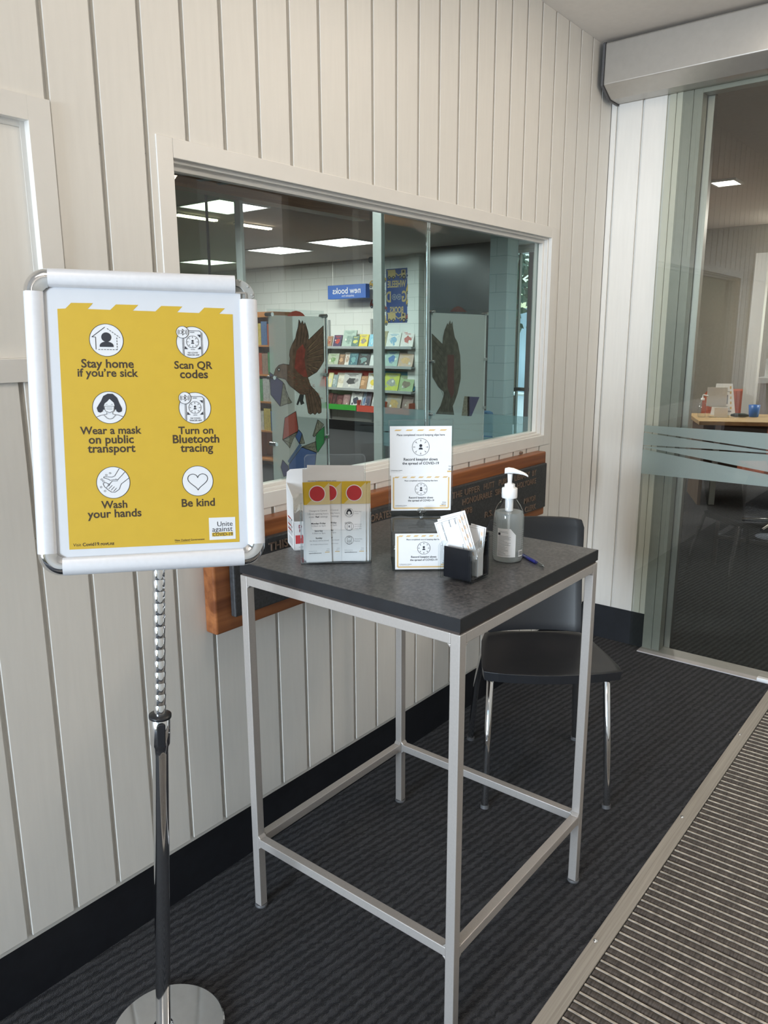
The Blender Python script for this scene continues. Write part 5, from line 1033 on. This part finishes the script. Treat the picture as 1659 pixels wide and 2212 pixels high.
for (y, z, kd, co), lb in zip(DEC, dl):
    b = MB(); a = -y; mm = {'yellow': mat('sticker_yellow', (.55, .36, .08), .6), 'red': mat('sticker_red', (.26, .06, .05), .6), 'grey': MATS['wheel_grey']}[co]; k = .62
    if kd == 'wheels':
        for x in (-.05, .05): b.ring(fwp, a + x, z, .045, .012, 2, 0, 20); b.disc(fwp, a + x, z, .014, 2, 2, 10)
        b.path(fwp, [(a - .05, z), (a, z + .06), (a + .05, z)], .01, 3, 2)
    else:
        hgt = {'car': .055, 'van': .075, 'bus': .10, 'plane': .05}[kd]
        b.poly(fwp, [(a - .085, z - .035), (a + .085, z - .035), (a + .085, z + .01), (a + .05, z + .02), (a + .035, z + hgt), (a - .05, z + hgt), (a - .085, z + .015)], 2, 0); b.poly(fwp, [(a - .045, z + .015), (a + .03, z + .015), (a + .024, z + hgt - .012), (a - .04, z + hgt - .012)], 3, 1)
        for x in (-.05, .05): b.disc(fwp, a + x, z - .038, .024, 3, 2, 16); b.disc(fwp, a + x, z - .038, .010, 4, 1, 10)
    tag(b.build('wall_sticker', [mm, mat('sticker_window', (.35, .45, .50), .5), M_INK], loc=(XB, y, z)), lb, 'wall sticker', 'vehicle wall stickers')
sc_ = thing('security_camera', 'small black and white security camera on the ceiling above the poster', 'camera', (9.3, 6.3, ZC))
b = MB(); b.cyl((9.35, 6.32, ZC), (9.35, 6.32, ZC - .05), .06, n=20); b.build('mount', M_WPLAST, sc_); b = MB(); b.cyl((9.35, 6.30, ZC - .065), (9.15, 6.28, ZC - .09), .045, n=16); b.build('camera_body', M_BLKPLAST, sc_)
# display shelving
ds = thing('book_display', 'wall mounted face-out book display with sloping shelves and coloured trays', 'shelving', (9.55, 6.7, 0))
for y in (7.66, 6.71, 5.90): b = MB(); b.box(XB - .035, XB - .001, y - .014, y + .014, .18, 1.87); b.build('upright', mat('grey_steel_shelf', (.42, .44, .44), .45, metal=.2), ds)
SHZ = {1: (1.420, 1.420), 2: (1.120, 1.112), 3: (.738, .724)}
for k, (zl, zr) in SHZ.items():
    b = MB(); b.hexa([(9.46, 5.72, zr - .022), (9.68, 5.72, zr - .022), (9.68, 7.78, zl - .022), (9.46, 7.78, zl - .022)], [(9.46, 5.72, zr), (9.68, 5.72, zr), (9.68, 7.78, zl), (9.46, 7.78, zl)])
    b.hexa([(9.452, 5.72, zr - .03), (9.46, 5.72, zr - .03), (9.46, 7.78, zl - .03), (9.452, 7.78, zl - .03)], [(9.452, 5.72, zr + .012), (9.46, 5.72, zr + .012), (9.46, 7.78, zl + .012), (9.452, 7.78, zl + .012)]); b.build('shelf', MATS['grey_steel_shelf'], ds)
for y0, y1, m_, nm in ((7.78, 6.655, mat('red_backing', (.50, .06, .045), .5), 'red_back_panel'), (6.645, 5.72, mat('blue_backing', (.06, .33, .48), .5), 'blue_back_panel')):
    b = MB(); b.hexa([(9.53, y1, .745), (9.54, y1, .745), (9.54, y0, .745), (9.53, y0, .745)], [(9.655, y1, 1.03), (9.665, y1, 1.03), (9.665, y0, 1.04), (9.655, y0, 1.04)]); b.build(nm, m_, ds)
for y0, y1, m_, nm, zz0, zz1 in ((7.72, 6.83, mat('green_tray', (.045, .34, .045), .5), 'green_tray', .38, .47), (6.81, 6.25, mat('red_tray', (.50, .055, .025), .5), 'red_tray', .37, .475), (6.24, 5.72, mat('orange_tray', (.58, .095, .03), .5), 'orange_tray', .37, .47)):
    b = MB(); b.box(9.40, 9.41, y1, y0, zz0, zz1); b.box(9.41, 9.68, y1, y0, zz0, zz0 + .01); b.box(9.41, 9.68, y1, y1 + .01, zz0 + .01, zz1 + (.08 if 'green' not in nm else 0)); b.box(9.41, 9.68, y0 - .01, y0, zz0 + .01, zz1 + (.08 if 'green' not in nm else 0)); b.build(nm, m_, ds)
BK = {1: [((.32, .20, .12), (.35, .08, .04), 'brown book with red edge, first on the top shelf'), ((.055, .030, .09), (.45, .05, .03), 'purple book with red spine on the top shelf'), ((.36, .47, .40), (.22, .32, .27), 'tall pale green book on the top shelf'), ((.07, .15, .13), (.55, .55, .10), 'dark green book with yellow blot on the top shelf'), ((.62, .52, .03), (.25, .22, .20), 'bright yellow book on the top shelf'), ((.16, .46, .62), (.30, .60, .70), 'plain light blue book left of the pale post, top shelf'), ((.55, .56, .55), (.05, .05, .06), 'black and white book half behind the pale post, top shelf'), ((.34, .29, .15), (.20, .16, .08), 'tan book just right of the pale post, top shelf'), ((.14, .45, .62), (.6, .65, .66), 'narrow blue book right of the tan book, top shelf'), ((.66, .66, .60), (.20, .38, .52), 'white picture book with small blue figures, top shelf'), ((.64, .60, .56), (.45, .10, .08), 'white picture book with red flowers, right end of the top shelf')],
2: [((.38, .42, .32), (.18, .30, .12), 'sage green book, first on the second shelf'), ((.20, .12, .07), (.50, .32, .18), 'small brown book on the second shelf'), ((.62, .60, .54), (.40, .28, .20), 'slim white book on the second shelf'), ((.035, .12, .15), (.12, .30, .30), 'teal book on the second shelf'), ((.018, .024, .026), (.14, .26, .25), 'black framed book with pale blue centre, second shelf'), ((.50, .58, .56), (.22, .10, .06), 'pale book with brown shape behind the pale post, second shelf'), ((.30, .42, .36), (.05, .14, .34), 'grey-green book with blue animal, second shelf'), ((.48, .34, .26), (.55, .34, .14), 'tan and orange book at the right end of the second shelf')],
3: [((.66, .62, .30), (.60, .58, .50), 'cream yellow book edge, first on the third shelf'), ((.26, .33, .33), (.40, .46, .45), 'grey-teal book on the third shelf'), ((.66, .64, .54), (.58, .52, .40), 'plain cream book on the third shelf'), ((.48, .48, .46), (.05, .05, .05), 'black and white patterned book on the third shelf'), ((.34, .19, .09), (.55, .34, .18), 'brown book beside the red backing, third shelf'), ((.64, .64, .58), (.66, .54, .05), 'white book with yellow foot left of the pale post, third shelf'), ((.46, .50, .05), (.30, .31, .28), 'lime yellow book on blue backing, third shelf'), ((.28, .38, .18), (.18, .14, .09), 'green book at the right end of the third shelf')],
4: [((.12, .035, .03), (.06, .02, .02), 'dark red spine at the left end of the green tray'), ((.05, .02, .018), (.10, .04, .04), 'near-black narrow book second in the green tray'), ((.09, .025, .028), (.18, .08, .07), 'maroon book third in the green tray'), ((.24, .14, .14), (.34, .22, .20), 'mauve book fourth in the green tray'), ((.60, .61, .60), (.03, .035, .06), 'white book with black shape at the right end of the green tray'), ((.36, .46, .54), (.06, .12, .25), 'pale blue book between the green and red trays'), ((.11, .09, .12), (.05, .06, .10), 'dark book standing at the left of the red tray'), ((.50, .52, .50), (.28, .34, .34), 'pale book edge beside the post in the red tray'), ((.22, .29, .28), (.14, .18, .18), 'grey-teal book at the left of the orange tray'), ((.32, .26, .20), (.46, .30, .10), 'tan book with orange foot in the orange tray'), ((.20, .13, .11), (.30, .22, .18), 'brown book at the right end of the orange tray')]}
gnm = {1: 'picture books on the top display shelf', 2: 'picture books on the second display shelf', 3: 'picture books on the third display shelf', 4: 'picture books in the coloured trays'}
M_PAGES = mat('page_block', (.70, .68, .62), .7)
for k in (1, 2, 3, 4):
    for i, ((y0, y1, h_), (c0, c1, lb)) in enumerate(zip(ROWS[k], BK[k])):
        zl, zr = SHZ.get(k, (.40, .39)); ym = (y0 + y1) / 2; z = zl + (zr - zl) * (7.75 - ym) / 2.0 + .008; wd = abs(y0 - y1) * .96
        xb_ = (9.485, 9.487, 9.49, 9.45)[k - 1] + .012 * (i % 3); ln_ = .30
        if k == 4: z, h_ = .405, h_ + .06
        u_ = V((math.sin(ln_), 0, math.cos(ln_))); sh_ = .02 * ((i * 37) % 5 - 2) / 2
        f = (V((xb_, y0 - .02 * wd, z)), (V((0, -1, 0)) + u_ * 0).normalized(), u_, V((0, -1, 0)).cross(u_)); b = MB()
        skew = .035 if k < 4 else .0
        b.prism(f, [(0, 0), (wd, 0), (wd + 0, h_), (0, h_)], .004, 0); b.prism(f, [(.004, .003), (wd - .004, .003), (wd - .004, h_ - .003), (.004, h_ - .003)], .012, 1, h0=-.004); b.prism(f, [(0, 0), (wd, 0), (wd, h_), (0, h_)], .004, 0, h0=-.016)
        random.seed(100 * k + i)
        pts_ = [(wd * (.5 + .34 * (.6 + .5 * random.random()) * math.cos(t * .698)), h_ * (.45 + .26 * (.6 + .5 * random.random()) * math.sin(t * .698))) for t in range(9)]
        b.poly(f, pts_, 3, 2)
        for j in range(2): b.rect(f, wd * (.18 + .1 * j), wd * (.82 - .12 * j), h_ * (.86 - .08 * j), h_ * (.90 - .08 * j), 3, 2)
        for j in range(4): x_, z_ = wd * (.15 + .7 * random.random()), h_ * (.08 + .55 * random.random()); b.disc(f, x_, z_, wd * (.04 + .05 * random.random()), 4, (3, 2, 1)[j % 3], 9)
        cov = mat('cover_%d_%d' % (k, i), c0, .45, var=.12, scale=18); art = mat('coverart_%d_%d' % (k, i), c1, .5, var=.15, scale=30); mid = mat('covermid_%d_%d' % (k, i), tuple((a_ + c_) / 2 for a_, c_ in zip(c0, c1)), .5)
        o = tag(b.build('picture_book', [cov, M_PAGES, art, mid], loc=tuple(f[0])), lb, 'book', gnm[k])
# orange bookcase glimpsed left of the bird panel
oc = thing('orange_bookcase', 'narrow orange-topped bookcase glimpsed between the yellow poster and the bird panel', 'bookcase', (6.2, 5.4, 0))
M_ORW = mat('orange_laminate', (.55, .22, .06), .5)
b = MB(); b.box(6.0, 6.3, 5.12, 5.14, 0, 1.80); b.box(6.0, 6.3, 5.62, 5.64, 0, 1.80); b.box(6.28, 6.3, 5.14, 5.62, 0, 1.80); b.box(6.0, 6.3, 5.12, 5.64, 1.80, 1.86); b.build('carcass', M_ORW, oc)
for z in (.1, .45, .8, 1.12, 1.46): b = MB(); b.box(6.0, 6.28, 5.14, 5.62, z, z + .02); b.build('shelf', M_ORW, oc)
random.seed(9); cl = [(.45, .10, .05), (.5, .5, .48), (.08, .15, .30), (.10, .30, .12), (.55, .42, .10), (.30, .20, .15), (.6, .58, .52)]; nmc = ['red', 'white', 'navy', 'green', 'mustard', 'brown', 'cream']
ordn = ['top', 'second', 'third', 'fourth']
for s_, z in enumerate((1.48, 1.14, .82, .47)):
    y = 5.15
    for j in range(4):
        w_ = .10 + .03 * random.random(); h_ = .22 + .06 * random.random(); ci = (s_ * 3 + j * 2) % 7; b = MB(); b.box(6.02, 6.2, y, y + w_ * .96, z, z + h_)
        tag(b.build('shelved_book', mat('spine_' + nmc[ci], cl[ci], .5, var=.2), loc=(6.1, y, z)), '%s book, %s from the right on the %s shelf of the orange bookcase' % (nmc[ci], ('first', 'second', 'third', 'fourth')[j], ordn[s_]), 'book', 'books in the orange bookcase'); y += w_
# blue tub chair behind the second bird panel
tcx = thing('blue_tub_chair', 'bright blue low tub chair behind the right-hand bird panel', 'armchair', (5.2, 2.2, 0))
b = MB(); b.box(5.0, 5.55, 1.92, 2.55, .36, .52); b.build('seat', mat('blue_fabric', (.03, .16, .33), .7), tcx, bevel=.03)
b = MB(); b.box(5.5, 5.62, 1.92, 2.55, .40, .92); b.box(5.05, 5.5, 1.86, 1.95, .36, .74); b.box(5.05, 5.5, 2.52, 2.61, .36, .74); b.build('backrest', MATS['blue_fabric'], tcx, bevel=.03)
for x in (5.06, 5.5):
    for y in (1.97, 2.5): b = MB(); b.cyl((x, y, 0), (x, y, .37), .02); b.build('leg', M_CHROME, tcx)
# ================================================================== BEYOND THE SLIDING DOOR
dk = thing('desk', 'oak topped desk seen through the sliding door', 'desk', (7.6, .2, 0))
sd, fd = V((.906, .423, 0)), V((.423, -.906, 0)); F0 = V((7.0, .57, 0)); dx = lambda p: F0 + fd * p.x + sd * p.y + V((0, 0, p.z))
b = MB(dx); b.box(0, 1.7, 0, .80, .762, .80); b.build('desk_top', M_OAK, dk, bevel=.004)
b = MB(dx); b.box(.05, .08, .06, .74, 0, .7615); b.box(.08, 1.6, .70, .73, .25, .7615); b.build('side_panel', mat('brown_panel', (.16, .11, .08), .5), dk)
for x, y in ((.16, .1), (1.6, .1)): b = MB(dx); b.box(x, x + .05, y, y + .05, 0, .7615); b.build('leg', M_GREYALU, dk)
dp = lambda a, s, z=.80: F0 + fd * a + sd * s + V((0, 0, z))
# A4 sign, organiser, bottle, stapler, cup on the desk
f = (dp(.19, .62), fd, (V((0, 0, 1)) + sd * .18).normalized(), fd.cross(V((0, 0, 1)) + sd * .18).normalized()); b = MB(); b.prism(f, [(0, 0), (.23, 0), (.19, .31), (.04, .31)], .006, 0); b.rect(f, .075, .155, .11, .20, 2, 2); 
for k in range(5): b.rect(f, .165 + .003 * k, .18 + .003 * k, .26 - .05 * k, .285 - .05 * k, 2, 1)
b.rect(f, .05, .19, .03, .045, 2, 2); b.text(f, 'Scan here', .115, .235, width=.10, layer=2, m=3)
tag(b.build('desk_sign', [M_WHITE, M_AMBER, M_GREYPR, M_INK], loc=tuple(f[0])), 'white and amber notice leaning on the desk beyond the sliding door', 'notice')
og = thing('desk_organiser', 'clear small ballot box with white card on the desk beyond the sliding door', 'box', tuple(dp(.15, .42)))
b = MB(dx); b.box(.14, .32, .36, .46, .8, .90); b.build('box_body', M_ACRYL, og); b = MB(dx); b.box(.18, .30, .352, .358, .805, .895); b.build('box_card', M_WHITE, og); b = MB(dx); b.box(.12, .30, .462, .468, .90, 1.08); b.build('header_card', M_PAPER, og)
hb = thing('desk_bottle', 'small clear pump bottle at the left end of the desk beyond the sliding door', 'pump bottle', tuple(dp(.07, .40)))
b = MB(); b.lathe(dp(.075, .40), [(.034, 0), (.036, .01), (.036, .12), (.015, .15), (.015, .16)], 20); b.build('bottle', M_ACRYL, hb); b = MB(); b.lathe(dp(.075, .40, .961), [(.017, 0), (.017, .02), (.006, .022), (.006, .05)], 16); b.tube([dp(.075, .40, 1.01), dp(.12, .40, 1.0)], .008, 8); b.build('pump', M_WPLAST, hb)
b = MB(); c = dp(.42, .42); b.tube([c + V((0, 0, .02)) - fd * .08, c + V((0, 0, .022)) - fd * .04, c + V((0, 0, .022)) + fd * .04, c + V((0, 0, .02)) + fd * .08], [.010, .019, .019, .010], 14); tag(b.build('stapler', mat('dark_green_plastic', (.03, .04, .035), .4), loc=tuple(c)), 'dark rounded stapler on the desk between the notice and the blue cup', 'stapler')
b = MB(); c = dp(.56, .50); b.lathe(c, [(.040, 0), (.043, .005), (.052, .115), (.049, .115), (.040, .01)], 24, caps=False); b.lathe(c, [(.0, .004), (.04, .004)], 24, caps=False); tag(b.build('pen_cup', mat('blue_cup', (.02, .14, .50), .35), loc=tuple(c)), 'bright blue pen cup on the desk beyond the sliding door', 'cup')
M_ORANGE = mat('orange_fabric', (.52, .12, .055), .75, var=.08)
def ochair(pos, ang, label, s=1.0, back=True):
    t = thing('orange_chair', label, 'chair', pos, 'orange chairs beyond the sliding door'); ca, sa = math.cos(ang), math.sin(ang); xf = lambda p: V(pos) + V((ca * p.x - sa * p.y, sa * p.x + ca * p.y, p.z)) * s
    b = MB(xf); b.box(-.25, .25, -.25, .25, .42, .50); b.build('seat', M_ORANGE, t, bevel=.02)
    b = MB(xf); n = 10; prof = [(-.22, .52), (-.25, .7), (-.24, .9), (-.18, .98), (.18, .98), (.24, .9), (.25, .7), (.22, .52)]; b.prism(fr2((0, .22, 0), (1, 0, 0), (0, 0, 1)), prof, .06); b.build('backrest', M_ORANGE, t, bevel=.02)
    b = MB(xf); b.cyl((0, 0, .05), (0, 0, .42), .025); b.build('column', M_CHROME, t)
    for k in range(4): b = MB(xf); tq = k * R90 + .78; b.tube([(0, 0, .06), (.26 * math.cos(tq), .26 * math.sin(tq), .025)], [.022, .014], 8); b.build('leg', M_CHROME, t)
ochair((8.75, .80, 0), -1.2, 'orange chair back behind the blue pen cup')
ochair((6.55, -.25, 0), 2.2, 'large orange chair in front of the desk, cut by the frosted band', 1.05)
ochair((8.7, 1.75, 0), -1.0, 'dull red-orange chair at the left end of the desk')
ct = thing('service_counter', 'white service counter at the right edge of the sliding door view', 'counter', (9.0, .3, 0))
b = MB(); b.box(8.9, 9.4, -1.6, .52, 0, 1.06); b.build('counter_front', mat('pale_counter', (.62, .60, .58), .5), ct); b = MB(); b.box(8.85, 9.45, -1.65, .56, 1.06, 1.12); b.build('counter_top', M_WPLAST, ct)
b = MB(); b.box(8.95, 9.1, .30, .50, 1.121, 1.32); tag(b.build('counter_box', M_WHITE, loc=(9.0, .4, 1.12)), 'white box standing on the service counter', 'box')
b = MB(); b.box(8.60, 8.70, .50, .62, 0, 2.40); b.box(8.60, 8.70, -1.6, .5, 2.30, 2.40); struct(b.build('trim_2', M_TRIM), 'pale opening frame beyond the desk', 'opening frame')
b = MB(); b.box(9.66, 9.70, .05, .60, 1.5, 2.0); struct(b.build('window_3', mat('green_daylight_pane', (.50, .62, .50), .5, emit=1.1, var=.5, scale=14)), 'bright leafy window at the right edge of the door view', 'window')
b = MB(); b.box(9.2, 9.5, -.4, .45, 2.42, 2.47); tag(b.build('tube_light', M_LAMP, loc=(9.3, 0, 2.45)), 'bright light bar at the right edge of the sliding door view', 'tube light')
